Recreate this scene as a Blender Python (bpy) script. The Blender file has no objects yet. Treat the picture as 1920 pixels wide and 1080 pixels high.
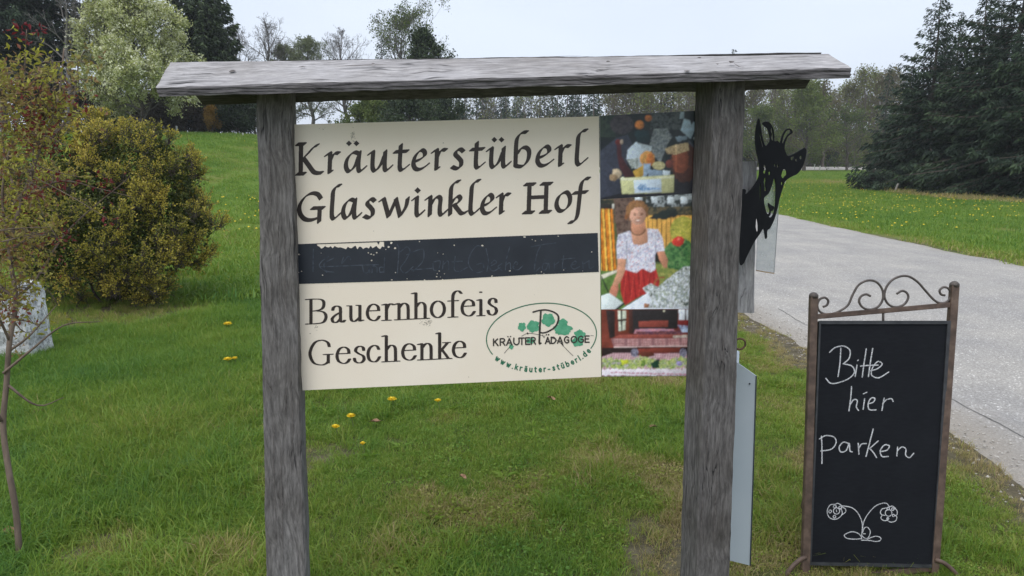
import bpy, bmesh, math, random
import numpy as np
from mathutils import Vector, Matrix

# ------------------------------------------------------------------ camera
F = 1400.0                    # focal length in pixels of the 1920 wide photograph
HORIZON = 320.0
PITCH = math.atan((540.0 - HORIZON) / F)
EYE = np.array([0.0, 0.0, 1.6])
scene = bpy.context.scene
col = scene.collection
cam_data = bpy.data.cameras.new("Camera")
cam = bpy.data.objects.new("Camera", cam_data)
col.objects.link(cam)
cam.location = EYE
cam.rotation_euler = (math.pi / 2 - PITCH, 0, 0)
cam_data.sensor_width = 36.0
cam_data.lens = 36.0 * F / 1920.0
cam_data.clip_start = 0.05
cam_data.clip_end = 3000.0
scene.camera = cam

# ------------------------------------------------------------------ sky and sun (overcast bright day)
SUN_EL, SUN_AZ = math.radians(60), math.radians(212)      # azimuth clockwise from +Y: behind the camera, a little left
world = bpy.data.worlds.new("World")
scene.world = world
world.use_nodes = True
wn = world.node_tree
wn.nodes.clear()
w_out = wn.nodes.new("ShaderNodeOutputWorld")
sky = wn.nodes.new("ShaderNodeTexSky")
sky.sky_type = 'NISHITA'
sky.sun_disc = False
sky.sun_elevation = SUN_EL
sky.sun_rotation = SUN_AZ
sky.dust_density = 4.0
sky.air_density = 1.2
bg1 = wn.nodes.new("ShaderNodeBackground")
bg1.inputs['Strength'].default_value = 0.10
wn.links.new(sky.outputs[0], bg1.inputs['Color'])
bg2 = wn.nodes.new("ShaderNodeBackground")                # the veil of thin even cloud
wtc = wn.nodes.new("ShaderNodeTexCoord")
wmap = wn.nodes.new("ShaderNodeMapping")
wmap.inputs['Scale'].default_value = (1.2, 1.2, 4.0)
wnoise = wn.nodes.new("ShaderNodeTexNoise")
wnoise.inputs['Scale'].default_value = 1.3
wnoise.inputs['Detail'].default_value = 4.0
wramp = wn.nodes.new("ShaderNodeValToRGB")
wramp.color_ramp.elements[0].position = 0.35
wramp.color_ramp.elements[0].color = (0.63, 0.70, 0.82, 1)
wramp.color_ramp.elements[1].position = 0.68
wramp.color_ramp.elements[1].color = (0.75, 0.82, 0.94, 1)
wn.links.new(wtc.outputs['Generated'], wmap.inputs[0])
wn.links.new(wmap.outputs[0], wnoise.inputs[0])
wn.links.new(wnoise.outputs[0], wramp.inputs[0])
wn.links.new(wramp.outputs[0], bg2.inputs['Color'])
bg2.inputs['Strength'].default_value = 0.86
wmix = wn.nodes.new("ShaderNodeMixShader")
wmix.inputs[0].default_value = 0.85
wn.links.new(bg1.outputs[0], wmix.inputs[1])
wn.links.new(bg2.outputs[0], wmix.inputs[2])
wn.links.new(wmix.outputs[0], w_out.inputs[0])

sun_d = bpy.data.lights.new("Sun", 'SUN')
sun_d.energy = 1.5
sun_d.angle = math.radians(60)
sun_d.color = (1.0, 0.96, 0.90)
sun = bpy.data.objects.new("Sun", sun_d)
col.objects.link(sun)
sdir = Vector((math.sin(SUN_AZ) * math.cos(SUN_EL), math.cos(SUN_AZ) * math.cos(SUN_EL), math.sin(SUN_EL)))
sun.rotation_euler = sdir.to_track_quat('Z', 'Y').to_euler()
sun.location = (0, 0, 30)

scene.view_settings.view_transform = 'Standard'
scene.view_settings.look = 'None'
scene.view_settings.exposure = 0.58
scene.view_settings.gamma = 1.0
scene.view_settings.use_curve_mapping = False
scene.render.engine = 'CYCLES'
scene.cycles.use_denoising = True
scene.cycles.max_bounces = 6
scene.cycles.transparent_max_bounces = 8

# ------------------------------------------------------------------ helpers
def ray(px, py):
    a = (px - 960.0) / F
    b = -(py - 540.0) / F
    return np.array([a, math.cos(PITCH) + b * math.sin(PITCH), -math.sin(PITCH) + b * math.cos(PITCH)])

def at(px, py, Y):
    d = ray(px, py)
    return EYE + d * (Y / d[1])

def on_plane(px, py, p0, n):
    d = ray(px, py)
    return EYE + d * (np.dot(np.asarray(p0) - EYE, n) / np.dot(d, n))

def on_plane_v(P, p0, n):
    """many pixels (n,2) on a plane"""
    P = np.asarray(P, float)
    a = (P[:, 0] - 960.0) / F
    b = -(P[:, 1] - 540.0) / F
    D = np.stack([a, math.cos(PITCH) + b * math.sin(PITCH), -math.sin(PITCH) + b * math.cos(PITCH)], 1)
    k = np.dot(np.asarray(p0) - EYE, n) / (D @ n)
    return EYE + D * k[:, None]

def smooth(t):
    t = np.clip(t, 0, 1)
    return t * t * (3 - 2 * t)

def vnoise(x, y, seed=0):
    """smooth value noise, vectorised, about -1..1"""
    x = np.asarray(x, float); y = np.asarray(y, float)
    xi = np.floor(x).astype(np.int64); yi = np.floor(y).astype(np.int64)
    xf = x - xi; yf = y - yi
    def h(a, b):
        n = (a * 374761393 + b * 668265263 + seed * 1274126177) & 0x7fffffff
        n = ((n ^ (n >> 13)) * 1274126177) & 0x7fffffff
        return ((n ^ (n >> 16)) & 0xffff) / 32767.5 - 1.0
    u = xf * xf * (3 - 2 * xf); v = yf * yf * (3 - 2 * yf)
    return (h(xi, yi) * (1 - u) + h(xi + 1, yi) * u) * (1 - v) + (h(xi, yi + 1) * (1 - u) + h(xi + 1, yi + 1) * u) * v

def fbm(x, y, seed=0, o=4):
    s = 0; a = 1.0; t = 0
    for i in range(o):
        s = s + a * vnoise(x * 2 ** i, y * 2 ** i, seed + i); t += a; a *= 0.5
    return s / t

ROAD_L, ROAD_R = 2.62, 9.0
def gz(X, Y):
    X = np.asarray(X, float); Y = np.asarray(Y, float)
    w = smooth((4.0 - X) / 24.0)
    left = smooth((Y - 7.0) / 45.0) * 3.95 + np.clip(Y - 58, 0, 250) * 0.03
    right = smooth((Y - 20.0) / 90.0) * 1.42 + 0.32 * smooth((Y - 103.0) / 5.0) + np.clip(Y - 122, 0, 250) * 0.06
    h = w * left + (1 - w) * right
    d = np.minimum(np.abs(X - ROAD_L), np.abs(X - ROAD_R))
    inroad = (X > ROAD_L) & (X < ROAD_R)
    d = np.where(inroad, 0, d)
    bump = smooth(d / 1.5)
    h = h + bump * (0.025 * fbm(X * 0.9, Y * 0.9, 5, 3) + 0.10 * fbm(X * 0.12, Y * 0.12, 9, 2) * smooth((Y - 8) / 15))
    return h

def tag(o, label=None, cat=None, group=None, kind=None):
    if label: o['label'] = label
    if cat: o['category'] = cat
    if group: o['group'] = group
    if kind: o['kind'] = kind
    return o

def empty(name, loc, label=None, cat=None, group=None):
    o = bpy.data.objects.new(name, None)
    o.location = loc
    o.empty_display_size = 0.1
    col.objects.link(o)
    return tag(o, label, cat, group)

def mesh_np(name, V, faces, mat=None, parent=None, smooth_shade=False, attrs=None, loc=None, link=True):
    """V (n,3) world coordinates; faces: list of int arrays (m,k)"""
    V = np.asarray(V, np.float32)
    if not isinstance(faces, (list, tuple)):
        faces = [faces]
    faces = [np.asarray(f, np.int32) for f in faces if len(f)]
    me = bpy.data.meshes.new(name)
    if loc is None and parent is not None:
        loc = parent_world(parent)
        off = np.asarray(loc, np.float32)
        o_loc = (0, 0, 0)
    elif loc is not None:
        off = np.asarray(loc, np.float32); o_loc = tuple(loc)
        if parent is not None:
            o_loc = tuple(np.asarray(loc) - parent_world(parent))
    else:
        off = np.zeros(3, np.float32); o_loc = (0, 0, 0)
    V = V - off
    me.vertices.add(len(V))
    me.vertices.foreach_set('co', V.ravel())
    tot = sum(f.size for f in faces); npoly = sum(len(f) for f in faces)
    me.loops.add(tot)
    me.loops.foreach_set('vertex_index', np.concatenate([f.ravel() for f in faces]))
    me.polygons.add(npoly)
    sizes = np.concatenate([np.full(len(f), f.shape[1], np.int32) for f in faces])
    starts = np.concatenate([[0], np.cumsum(sizes)[:-1]]).astype(np.int32)
    me.polygons.foreach_set('loop_start', starts)
    me.polygons.foreach_set('use_smooth', np.full(npoly, bool(smooth_shade)))
    if attrs:
        for k, (typ, dom, data) in attrs.items():
            a = me.attributes.new(k, typ, dom)
            data = np.asarray(data, np.float32)
            a.data.foreach_set('color' if 'COLOR' in typ else ('vector' if typ == 'FLOAT_VECTOR' else 'value'), data.ravel())
    me.update(calc_edges=True)
    if mat: me.materials.append(mat)
    o = bpy.data.objects.new(name, me)
    o.location = o_loc
    if link: col.objects.link(o)
    if parent is not None: o.parent = parent
    return o

def parent_world(p):
    v = np.zeros(3)
    while p is not None:
        v = v + np.array(p.location); p = p.parent
    return v

class Geo:
    """collects shapes for ONE mesh"""
    def __init__(self): self.V = []; self.F = {}; self.n = 0; self.T = []
    def add(self, V, F, tint=None):
        V = np.asarray(V, float).reshape(-1, 3); F = np.asarray(F, int)
        self.V.append(V); self.F.setdefault(F.shape[1], []).append(F + self.n); self.n += len(V)
        self.T.append(np.full(len(V), 0.5) if tint is None else np.broadcast_to(np.asarray(tint, float), (len(V),)))
    def build(self, name, mat, parent=None, smooth_shade=False, loc=None, tint=False, link=True):
        V = np.concatenate(self.V)
        fs = [np.concatenate(f) for f in self.F.values()]
        at_ = {'tint': ('FLOAT', 'POINT', np.concatenate(self.T))} if tint else None
        return mesh_np(name, V, fs, mat, parent, smooth_shade, at_, loc, link)

def box_geo(g, c, s, R=None, bevel=0.0):
    sx, sy, sz = np.asarray(s, float) / 2
    P = np.array([[x, y, z] for z in (-sz, sz) for y in (-sy, sy) for x in (-sx, sx)])
    if R is not None: P = P @ np.asarray(R).T
    g.add(P + np.asarray(c), [[0, 2, 3, 1], [4, 5, 7, 6], [0, 1, 5, 4], [2, 6, 7, 3], [0, 4, 6, 2], [1, 3, 7, 5]])

def catmull(P, step):
    P = np.asarray(P, float)
    if len(P) == 2:
        n = max(2, int(np.linalg.norm(P[1] - P[0]) / step) + 1)
        t = np.linspace(0, 1, n)[:, None]
        return P[0] * (1 - t) + P[1] * t
    closed = np.allclose(P[0], P[-1])
    if closed: Q = np.vstack([P[-2], P, P[1]])
    else: Q = np.vstack([2 * P[0] - P[1], P, 2 * P[-1] - P[-2]])
    out = []
    for i in range(1, len(Q) - 2):
        p0, p1, p2, p3 = Q[i - 1], Q[i], Q[i + 1], Q[i + 2]
        n = max(2, int(np.linalg.norm(p2 - p1) / step) + 1)
        t = np.linspace(0, 1, n, endpoint=False)[:, None]
        out.append(0.5 * (2 * p1 + (p2 - p0) * t + (2 * p0 - 5 * p1 + 4 * p2 - p3) * t ** 2 + (3 * p1 - p0 - 3 * p2 + p3) * t ** 3))
    out.append(P[-1:])
    return np.vstack(out)

def tube_geo(g, P, r, k=8, tint=None, cap=True):
    """swept tube along points with radius r (scalar or per point)"""
    P = np.asarray(P, float); n = len(P)
    r = np.broadcast_to(np.asarray(r, float), (n,))
    T = np.gradient(P, axis=0)
    T /= np.linalg.norm(T, axis=1)[:, None] + 1e-12
    ref = np.array([0.0, 0, 1.0]) if abs(T[0][2]) < 0.9 else np.array([1.0, 0, 0])
    N = np.zeros_like(P); u = np.cross(T[0], ref); u /= np.linalg.norm(u)
    for i in range(n):
        u = u - T[i] * np.dot(u, T[i]); u /= np.linalg.norm(u) + 1e-12; N[i] = u
    B = np.cross(T, N)
    a = np.linspace(0, 2 * np.pi, k, endpoint=False)
    V = P[:, None, :] + r[:, None, None] * (np.cos(a)[None, :, None] * N[:, None, :] + np.sin(a)[None, :, None] * B[:, None, :])
    i = np.arange(n - 1)[:, None] * k; j = np.arange(k)[None, :]; j2 = (j + 1) % k
    Fq = np.stack([i + j, i + j2, i + k + j2, i + k + j], -1).reshape(-1, 4)
    if cap:
        V = V.reshape(-1, 3)
        V = np.vstack([V, P[0], P[-1]])
        g.add(V, Fq, tint)
        base = g.n - len(V)
        c0, c1 = n * k, n * k + 1
        jj = np.arange(k); jn = (jj + 1) % k
        tri = np.vstack([np.stack([jn, jj, np.full(k, c0)], 1), np.stack([(n - 1) * k + jj, (n - 1) * k + jn, np.full(k, c1)], 1)]) + base
        g.F.setdefault(3, []).append(tri)
    else:
        g.add(V.reshape(-1, 3), Fq, tint)

def segs_geo(g, P0, P1, R0, R1, k=4, tint=0.5):
    """many straight tapered twigs at once"""
    P0 = np.asarray(P0, float); P1 = np.asarray(P1, float); n = len(P0)
    if n == 0: return
    R0 = np.asarray(R0, float); R1 = np.asarray(R1, float)
    T = P1 - P0; T /= np.linalg.norm(T, axis=1)[:, None] + 1e-9
    ref = np.where(np.abs(T[:, 2:3]) < 0.9, np.array([[0, 0, 1.0]]), np.array([[1.0, 0, 0]]))
    N = np.cross(T, ref); N /= np.linalg.norm(N, axis=1)[:, None] + 1e-9
    B = np.cross(T, N)
    if k == 1:                                   # finest twigs: one flat strip each
        ph = np.arange(n) * 2.4
        S = N * np.cos(ph)[:, None] + B * np.sin(ph)[:, None]
        V = np.stack([P0 - S * R0[:, None], P0 + S * R0[:, None], P1 + S * R1[:, None], P1 - S * R1[:, None]], 1).reshape(-1, 3)
        g.add(V, np.arange(4 * n).reshape(-1, 4), np.repeat(np.broadcast_to(np.asarray(tint, float), (n,)), 4)); return
    a = np.linspace(0, 2 * np.pi, k, endpoint=False)
    ring = np.cos(a)[None, :, None] * N[:, None, :] + np.sin(a)[None, :, None] * B[:, None, :]
    V = np.concatenate([P0[:, None] + ring * R0[:, None, None], P1[:, None] + ring * R1[:, None, None]], 1)
    b = np.arange(n)[:, None] * 2 * k; j = np.arange(k)[None, :]; j2 = (j + 1) % k
    Fq = np.stack([b + j, b + j2, b + k + j2, b + k + j], -1).reshape(-1, 4)
    t = np.repeat(np.broadcast_to(np.asarray(tint, float), (n,)), 2 * k)
    g.add(V.reshape(-1, 3), Fq, t)

def leaves_geo(g, rng, P, size, tint, up=0.3, aspect=0.5, D=None, fold=0.15):
    """one small pointed leaf (4 corners, folded on its midrib) per point"""
    n = len(P)
    if n == 0: return
    size = np.broadcast_to(np.asarray(size, float), (n,))[:, None]
    if D is None:
        D = rng.normal(size=(n, 3)); D[:, 2] += up
    D = D / (np.linalg.norm(D, axis=1)[:, None] + 1e-9)
    S = np.cross(D, rng.normal(size=(n, 3))); S /= np.linalg.norm(S, axis=1)[:, None] + 1e-9
    U = np.cross(S, D)
    a = P; m = P + D * size * 0.45; t = P + D * size
    l = m + S * size * aspect * 0.5 + U * size * fold; r = m - S * size * aspect * 0.5 + U * size * fold
    V = np.stack([a, r, t, l], 1).reshape(-1, 3)
    i = np.arange(n)[:, None] * 4
    Fq = np.concatenate([np.concatenate([i, i + 1, i + 2], 1), np.concatenate([i, i + 2, i + 3], 1)])
    g.add(V, Fq, np.repeat(np.broadcast_to(np.asarray(tint, float), (n,)), 4))

# ------------------------------------------------------------------ materials
def new_mat(name):
    m = bpy.data.materials.new(name); m.use_nodes = True
    nt = m.node_tree
    return m, nt, nt.nodes['Principled BSDF'], nt.nodes['Material Output']

def nd(nt, typ, **kw):
    n = nt.nodes.new(typ)
    for k, v in kw.items():
        if k in n.inputs: n.inputs[k].default_value = v
        else: setattr(n, k, v)
    return n

def ramp(nt, src, stops):
    r = nt.nodes.new("ShaderNodeValToRGB")
    el = r.color_ramp.elements
    while len(el) < len(stops): el.new(0.5)
    for e, (p, c) in zip(el, stops):
        e.position = p; e.color = tuple(c) + (1,)
    nt.links.new(src, r.inputs[0])
    return r.outputs[0]

def coords(nt, scale=(1, 1, 1), kind='Object'):
    tc = nt.nodes.new("ShaderNodeTexCoord")
    mp = nt.nodes.new("ShaderNodeMapping"); mp.inputs['Scale'].default_value = scale
    nt.links.new(tc.outputs[kind], mp.inputs[0])
    return mp.outputs[0]

def noise(nt, vec, scale, detail=4, rough=0.55, dist=0.0):
    n = nt.nodes.new("ShaderNodeTexNoise")
    n.inputs['Scale'].default_value = scale; n.inputs['Detail'].default_value = detail
    n.inputs['Roughness'].default_value = rough; n.inputs['Distortion'].default_value = dist
    nt.links.new(vec, n.inputs['Vector'])
    return n.outputs[0]

def mixc(nt, fac, a, b, mode='MIX'):
    m = nt.nodes.new("ShaderNodeMix"); m.data_type = 'RGBA'; m.blend_type = mode
    for s, i in ((fac, 0), (a, 6), (b, 7)):
        if hasattr(s, 'links'): nt.links.new(s, m.inputs[i])
        elif i == 0: m.inputs[0].default_value = s
        else: m.inputs[i].default_value = tuple(s) + ((1,) if len(s) == 3 else ())
    return m.outputs[2]

def bump(nt, bsdf, h, strength, dist=0.01):
    b = nt.nodes.new("ShaderNodeBump"); b.inputs['Strength'].default_value = strength; b.inputs['Distance'].default_value = dist
    nt.links.new(h, b.inputs['Height']); nt.links.new(b.outputs[0], bsdf.inputs['Normal'])

def mat_noise(name, stops, scale=10, rough=0.8, bmp=0.0, stretch=(1, 1, 1), detail=5, dist=0.004, metallic=0.0, spec=0.5):
    m, nt, b, o = new_mat(name)
    v = coords(nt, stretch)
    n = noise(nt, v, scale, detail)
    nt.links.new(ramp(nt, n, stops), b.inputs['Base Color'])
    b.inputs['Roughness'].default_value = rough; b.inputs['Metallic'].default_value = metallic
    b.inputs['Specular IOR Level'].default_value = spec
    if bmp: bump(nt, b, n, bmp, dist)
    return m

def mat_leaf(name, stops, rough=0.6, trans=0.25, instancer=False, spec=0.3, geo_tint=True):
    """leaf colour from the 'tint' attribute (each leaf's own kind/age), some light let through"""
    m, nt, b, o = new_mat(name)
    at_ = nt.nodes.new("ShaderNodeAttribute"); at_.attribute_name = 'tint'
    src = at_.outputs['Fac']
    if instancer:
        at2 = nt.nodes.new("ShaderNodeAttribute"); at2.attribute_name = 'itint'; at2.attribute_type = 'INSTANCER'
        ad = nt.nodes.new("ShaderNodeMath"); ad.operation = 'ADD'
        nt.links.new(src, ad.inputs[0]); nt.links.new(at2.outputs['Fac'], ad.inputs[1])
        src = ad.outputs[0]
    c = ramp(nt, src, stops)
    nt.links.new(c, b.inputs['Base Color'])
    b.inputs['Roughness'].default_value = rough
    b.inputs['Specular IOR Level'].default_value = spec
    if trans > 0:
        tr = nt.nodes.new("ShaderNodeBsdfTranslucent"); nt.links.new(c, tr.inputs[0])
        mx = nt.nodes.new("ShaderNodeMixShader"); mx.inputs[0].default_value = trans
        nt.links.new(b.outputs[0], mx.inputs[1]); nt.links.new(tr.outputs[0], mx.inputs[2])
        nt.links.new(mx.outputs[0], o.inputs[0])
    return m

def mat_wood(name, grain, light, dark, crack=(0.02, 0.02, 0.022), seed=0.0, knots=False):
    """weathered grey timber, grain axis 0=x 2=z"""
    m, nt, b, o = new_mat(name)
    s = [44.0, 44.0, 44.0]; s[grain] = 2.6
    tc = nt.nodes.new("ShaderNodeTexCoord")
    mp = nt.nodes.new("ShaderNodeMapping"); mp.inputs['Scale'].default_value = s; mp.inputs['Location'].default_value = (seed, seed * 1.7, seed * 0.6)
    # grain lines wander a little
    wv = noise(nt, tc.outputs['Object'], 5.0, 2)
    va = nt.nodes.new("ShaderNodeVectorMath"); va.operation = 'SCALE'
    cmb = nt.nodes.new("ShaderNodeCombineXYZ")
    for i in range(3):
        if i != grain: nt.links.new(wv, cmb.inputs[i])
    nt.links.new(cmb.outputs[0], va.inputs[0]); va.inputs['Scale'].default_value = 0.05
    vb = nt.nodes.new("ShaderNodeVectorMath"); vb.operation = 'ADD'
    nt.links.new(tc.outputs['Object'], vb.inputs[0]); nt.links.new(va.outputs[0], vb.inputs[1])
    nt.links.new(vb.outputs[0], mp.inputs[0])
    n1 = noise(nt, mp.outputs[0], 1.0, 6, 0.65)
    mp2 = nt.nodes.new("ShaderNodeMapping"); s2 = [105.0] * 3; s2[grain] = 13.0
    mp2.inputs['Scale'].default_value = s2; mp2.inputs['Location'].default_value = (seed * 2, seed, seed)
    nt.links.new(vb.outputs[0], mp2.inputs[0])
    n2 = noise(nt, mp2.outputs[0], 1.0, 5, 0.7)
    mp3 = nt.nodes.new("ShaderNodeMapping"); s3 = [30.0] * 3; s3[grain] = 0.45
    mp3.inputs['Scale'].default_value = s3; mp3.inputs['Location'].default_value = (seed * 3 + 4, seed, seed * 2)
    nt.links.new(vb.outputs[0], mp3.inputs[0])
    n3 = noise(nt, mp3.outputs[0], 1.0, 3, 0.5)
    n4 = noise(nt, tc.outputs['Object'], 3.5, 4, 0.6)
    d, l = np.array(dark), np.array(light)
    c1 = ramp(nt, n1, [(0.28, d), (0.5, d * 0.4 + l * 0.6), (0.72, l)])
    c2 = ramp(nt, n2, [(0.28, d * 0.45), (0.46, d * 0.55 + l * 0.4), (0.58, l * 0.92), (0.74, np.minimum(l * 1.5, 0.85))])
    c = mixc(nt, 0.78, c1, c2)
    blot = ramp(nt, n4, [(0.3, (0.72, 0.70, 0.68)), (0.65, (1.10, 1.10, 1.12))])
    c = mixc(nt, 1.0, c, blot, 'MULTIPLY')
    ck = ramp(nt, n3, [(0.485, (0, 0, 0)), (0.4985, (1, 1, 1)), (0.5015, (1, 1, 1)), (0.515, (0, 0, 0))])
    gate = ramp(nt, noise(nt, tc.outputs['Object'], 6.0, 2), [(0.50, (0, 0, 0)), (0.62, (1, 1, 1))])
    ckm = mixc(nt, 1.0, ck, gate, 'MULTIPLY')
    c = mixc(nt, ckm, c, crack)
    nt.links.new(c, b.inputs['Base Color'])
    b.inputs['Roughness'].default_value = 0.88
    b.inputs['Specular IOR Level'].default_value = 0.25
    hs = mixc(nt, 0.5, n1, n2)
    hh = mixc(nt, ckm, hs, (0, 0, 0))
    bump(nt, b, hh, 0.7, 0.006)
    return m

# ------------------------------------------------------------------ ground, road
def axis(dense, far_lo, far_hi, step):
    a, b = dense
    mid = list(np.arange(a, b, step))
    s, x, hi = step, b, []
    while x < far_hi: hi.append(x); s *= 1.08; x += s
    s, x, lo = step, a - step, []
    while x > far_lo: lo.append(x); s *= 1.08; x -= s
    return np.array(sorted(lo) + mid + hi + [far_hi])

BUSH = np.array([-4.85, 9.1])
gx, gy = axis((-6.5, 4.5), -900, 900, 0.09), axis((1.5, 11), -300, 1500, 0.09)
GX, GY = np.meshgrid(gx, gy)
GZ = gz(GX, GY)
edge_n = 0.22 * fbm(GY * 1.3, GX * 0 + 3, 21, 4)
edge_d = np.minimum(np.abs(GX - ROAD_L), np.abs(GX - ROAD_R)) + edge_n
soil = smooth((0.42 - edge_d) / 0.34) * 0.9
soil = np.maximum(soil, smooth((1.25 - np.hypot((GX - BUSH[0] - 0.2) / 1.15, GY - BUSH[1] + 0.75)) / 0.35))
soil = np.maximum(soil, smooth((fbm(GX * 1.6, GY * 1.1, 31, 4) - 0.24) / 0.25) * smooth((4.9 - GY) / 1.2) * smooth((GX + 1.9) / 0.8) * 0.75)
soil = np.maximum(soil, smooth((0.35 - np.hypot(GX + 1.75, GY - 2.95)) / 0.3) * 0.8)
dry = np.exp(-((GX - 27) / 5) ** 2 - ((GY - 64) / 4.5) ** 2) * 1.3
dry = np.maximum(dry, smooth((fbm(GX * 0.7, GY * 0.7, 41, 3) - 0.05) / 0.4) * 0.5)
nx, ny = len(gx), len(gy)
ii = (np.arange(ny - 1)[:, None] * nx + np.arange(nx - 1)[None, :]).ravel()
gF = np.stack([ii, ii + 1, ii + nx + 1, ii + nx], 1)

m_ground, nt, b, o = new_mat("meadow_ground")
v = coords(nt)
n1 = noise(nt, v, 0.35, 5); n2 = noise(nt, v, 9.0, 5, 0.7); n3 = noise(nt, v, 55.0, 3, 0.7)
g1 = ramp(nt, n1, [(0.3, (0.105, 0.175, 0.024)), (0.7, (0.155, 0.230, 0.036))])
g2 = ramp(nt, n2, [(0.25, (0.45, 0.5, 0.45)), (0.7, (1.2, 1.2, 1.1))])
g3 = ramp(nt, n3, [(0.3, (0.55, 0.6, 0.6)), (0.7, (1.25, 1.25, 1.2))])
c = mixc(nt, 1.0, mixc(nt, 1.0, g1, g2, 'MULTIPLY'), g3, 'MULTIPLY')
ad = nd(nt, "ShaderNodeAttribute", attribute_name='dry')
c = mixc(nt, ad.outputs['Fac'], c, (0.17, 0.15, 0.045))
ath = nd(nt, "ShaderNodeAttribute", attribute_name='thatch')
c = mixc(nt, ath.outputs['Fac'], c, ramp(nt, n2, [(0.3, (0.040, 0.048, 0.018)), (0.7, (0.105, 0.110, 0.038))]))
asl = nd(nt, "ShaderNodeAttribute", attribute_name='soil')
sc = ramp(nt, n2, [(0.3, (0.055, 0.042, 0.028)), (0.7, (0.17, 0.145, 0.105))])
c = mixc(nt, asl.outputs['Fac'], c, sc)
nt.links.new(c, b.inputs['Base Color']); b.inputs['Roughness'].default_value = 0.95; b.inputs['Specular IOR Level'].default_value = 0.15
bump(nt, b, n3, 0.6, 0.02)
ground = mesh_np("ground", np.stack([GX, GY, GZ], -1).reshape(-1, 3), gF, m_ground, smooth_shade=True,
                 attrs={'soil': ('FLOAT', 'POINT', soil.ravel()), 'thatch': ('FLOAT', 'POINT', (smooth((10.5 - GY) / 3.0) * smooth((GY + 4) / 3.0)).ravel()), 'dry': ('FLOAT', 'POINT', np.clip(dry, 0, 1).ravel())})
tag(ground, kind='structure')

def mat_asphalt(name):
    m, nt, b, o = new_mat(name)
    v = coords(nt)
    vo = nt.nodes.new("ShaderNodeTexVoronoi"); vo.inputs['Scale'].default_value = 90.0; nt.links.new(v, vo.inputs[0])
    stone = ramp(nt, vo.outputs['Color'], [(0.1, (0.29, 0.28, 0.262)), (0.6, (0.385, 0.373, 0.352)), (0.84, (0.44, 0.428, 0.405)), (0.92, (0.80, 0.785, 0.76))])
    fine = ramp(nt, noise(nt, v, 160.0, 3, 0.7), [(0.3, (0.7, 0.7, 0.7)), (0.7, (1.2, 1.2, 1.2))])
    big = ramp(nt, noise(nt, v, 0.8, 5, 0.6), [(0.3, (0.86, 0.86, 0.88)), (0.7, (1.12, 1.10, 1.07))])
    c = mixc(nt, 1.0, mixc(nt, 1.0, stone, fine, 'MULTIPLY'), big, 'MULTIPLY')
    wear = ramp(nt, noise(nt, coords(nt, (1.1, 0.05, 1)), 1.0, 4, 0.6), [(0.35, (0.92, 0.92, 0.925)), (0.5, (1.0, 1.0, 1.0)), (0.66, (1.06, 1.055, 1.045))])
    patchy = ramp(nt, noise(nt, coords(nt, (1, 0.5, 1)), 2.6, 5, 0.7), [(0.36, (0.93, 0.93, 0.935)), (0.6, (1.03, 1.025, 1.02))])
    c = mixc(nt, 1.0, mixc(nt, 1.0, c, wear, 'MULTIPLY'), patchy, 'MULTIPLY')
    ad = nd(nt, "ShaderNodeAttribute", attribute_name='dust')
    c = mixc(nt, ad.outputs['Fac'], c, (0.30, 0.265, 0.22))
    nt.links.new(c, b.inputs['Base Color']); b.inputs['Roughness'].default_value = 0.9
    bump(nt, b, vo.outputs['Distance'], 0.7, 0.01)
    return m
m_road = mat_asphalt("asphalt")

def road_mesh(name, ys, xl, xr, nseg, axis_y=True, lift=0.022):
    t = np.linspace(0, 1, nseg)
    XX = xl[:, None] * (1 - t) + xr[:, None] * t
    YY = np.repeat(ys[:, None], nseg, 1)
    if not axis_y: XX, YY = YY, XX
    camber = 0.03 * (1 - (2 * t - 1) ** 2)[None, :]
    edge = np.where((t < 1e-6) | (t > 1 - 1e-6), -0.03, 0.0)[None, :]
    ZZ = gz(XX, YY) + lift + camber + edge
    d = np.minimum(t, 1 - t)[None, :] * 6.4 + 0.15 * fbm(YY * 1.1, XX * 1.1, 77, 3)
    dust = smooth((0.5 - d) / 0.45) * 0.75
    n = len(ys); k = nseg
    ii = (np.arange(n - 1)[:, None] * k + np.arange(k - 1)[None, :]).ravel()
    Fq = np.stack([ii, ii + 1, ii + k + 1, ii + k], 1)
    if not axis_y: Fq = Fq[:, ::-1]
    o = mesh_np(name, np.stack([XX, YY, ZZ], -1).reshape(-1, 3), Fq, m_road, smooth_shade=True, attrs={'dust': ('FLOAT', 'POINT', dust.ravel())})
    return tag(o, kind='structure')

ry = np.concatenate([np.arange(-60, -12, 1.0), np.arange(-12, 30, 0.12), np.arange(30, 107, 1.0)])
bend = np.interp(ry, [-60, 12, 26, 60, 107], [0, 0, 1.0, 2.0, 3.0])
road_l = ROAD_L + 0.10 * fbm(ry * 1.7, ry * 0, 3, 4) + bend * 0.6
road_r = ROAD_R - 0.35 + 0.10 * fbm(ry * 1.5, ry * 0 + 9, 4, 4) + bend
road = road_mesh("road", ry, road_l, road_r, 34)
fx = np.arange(-60, 160, 2.0)
fr = road_mesh("far_road", fx, np.full(len(fx), 108.0), np.full(len(fx), 113.5), 6, axis_y=False, lift=0.05)
for v_ in fr.data.vertices: v_.co.z += (v_.co.y - 108.0) / 5.5 * 0.40          # the far road is banked

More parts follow.
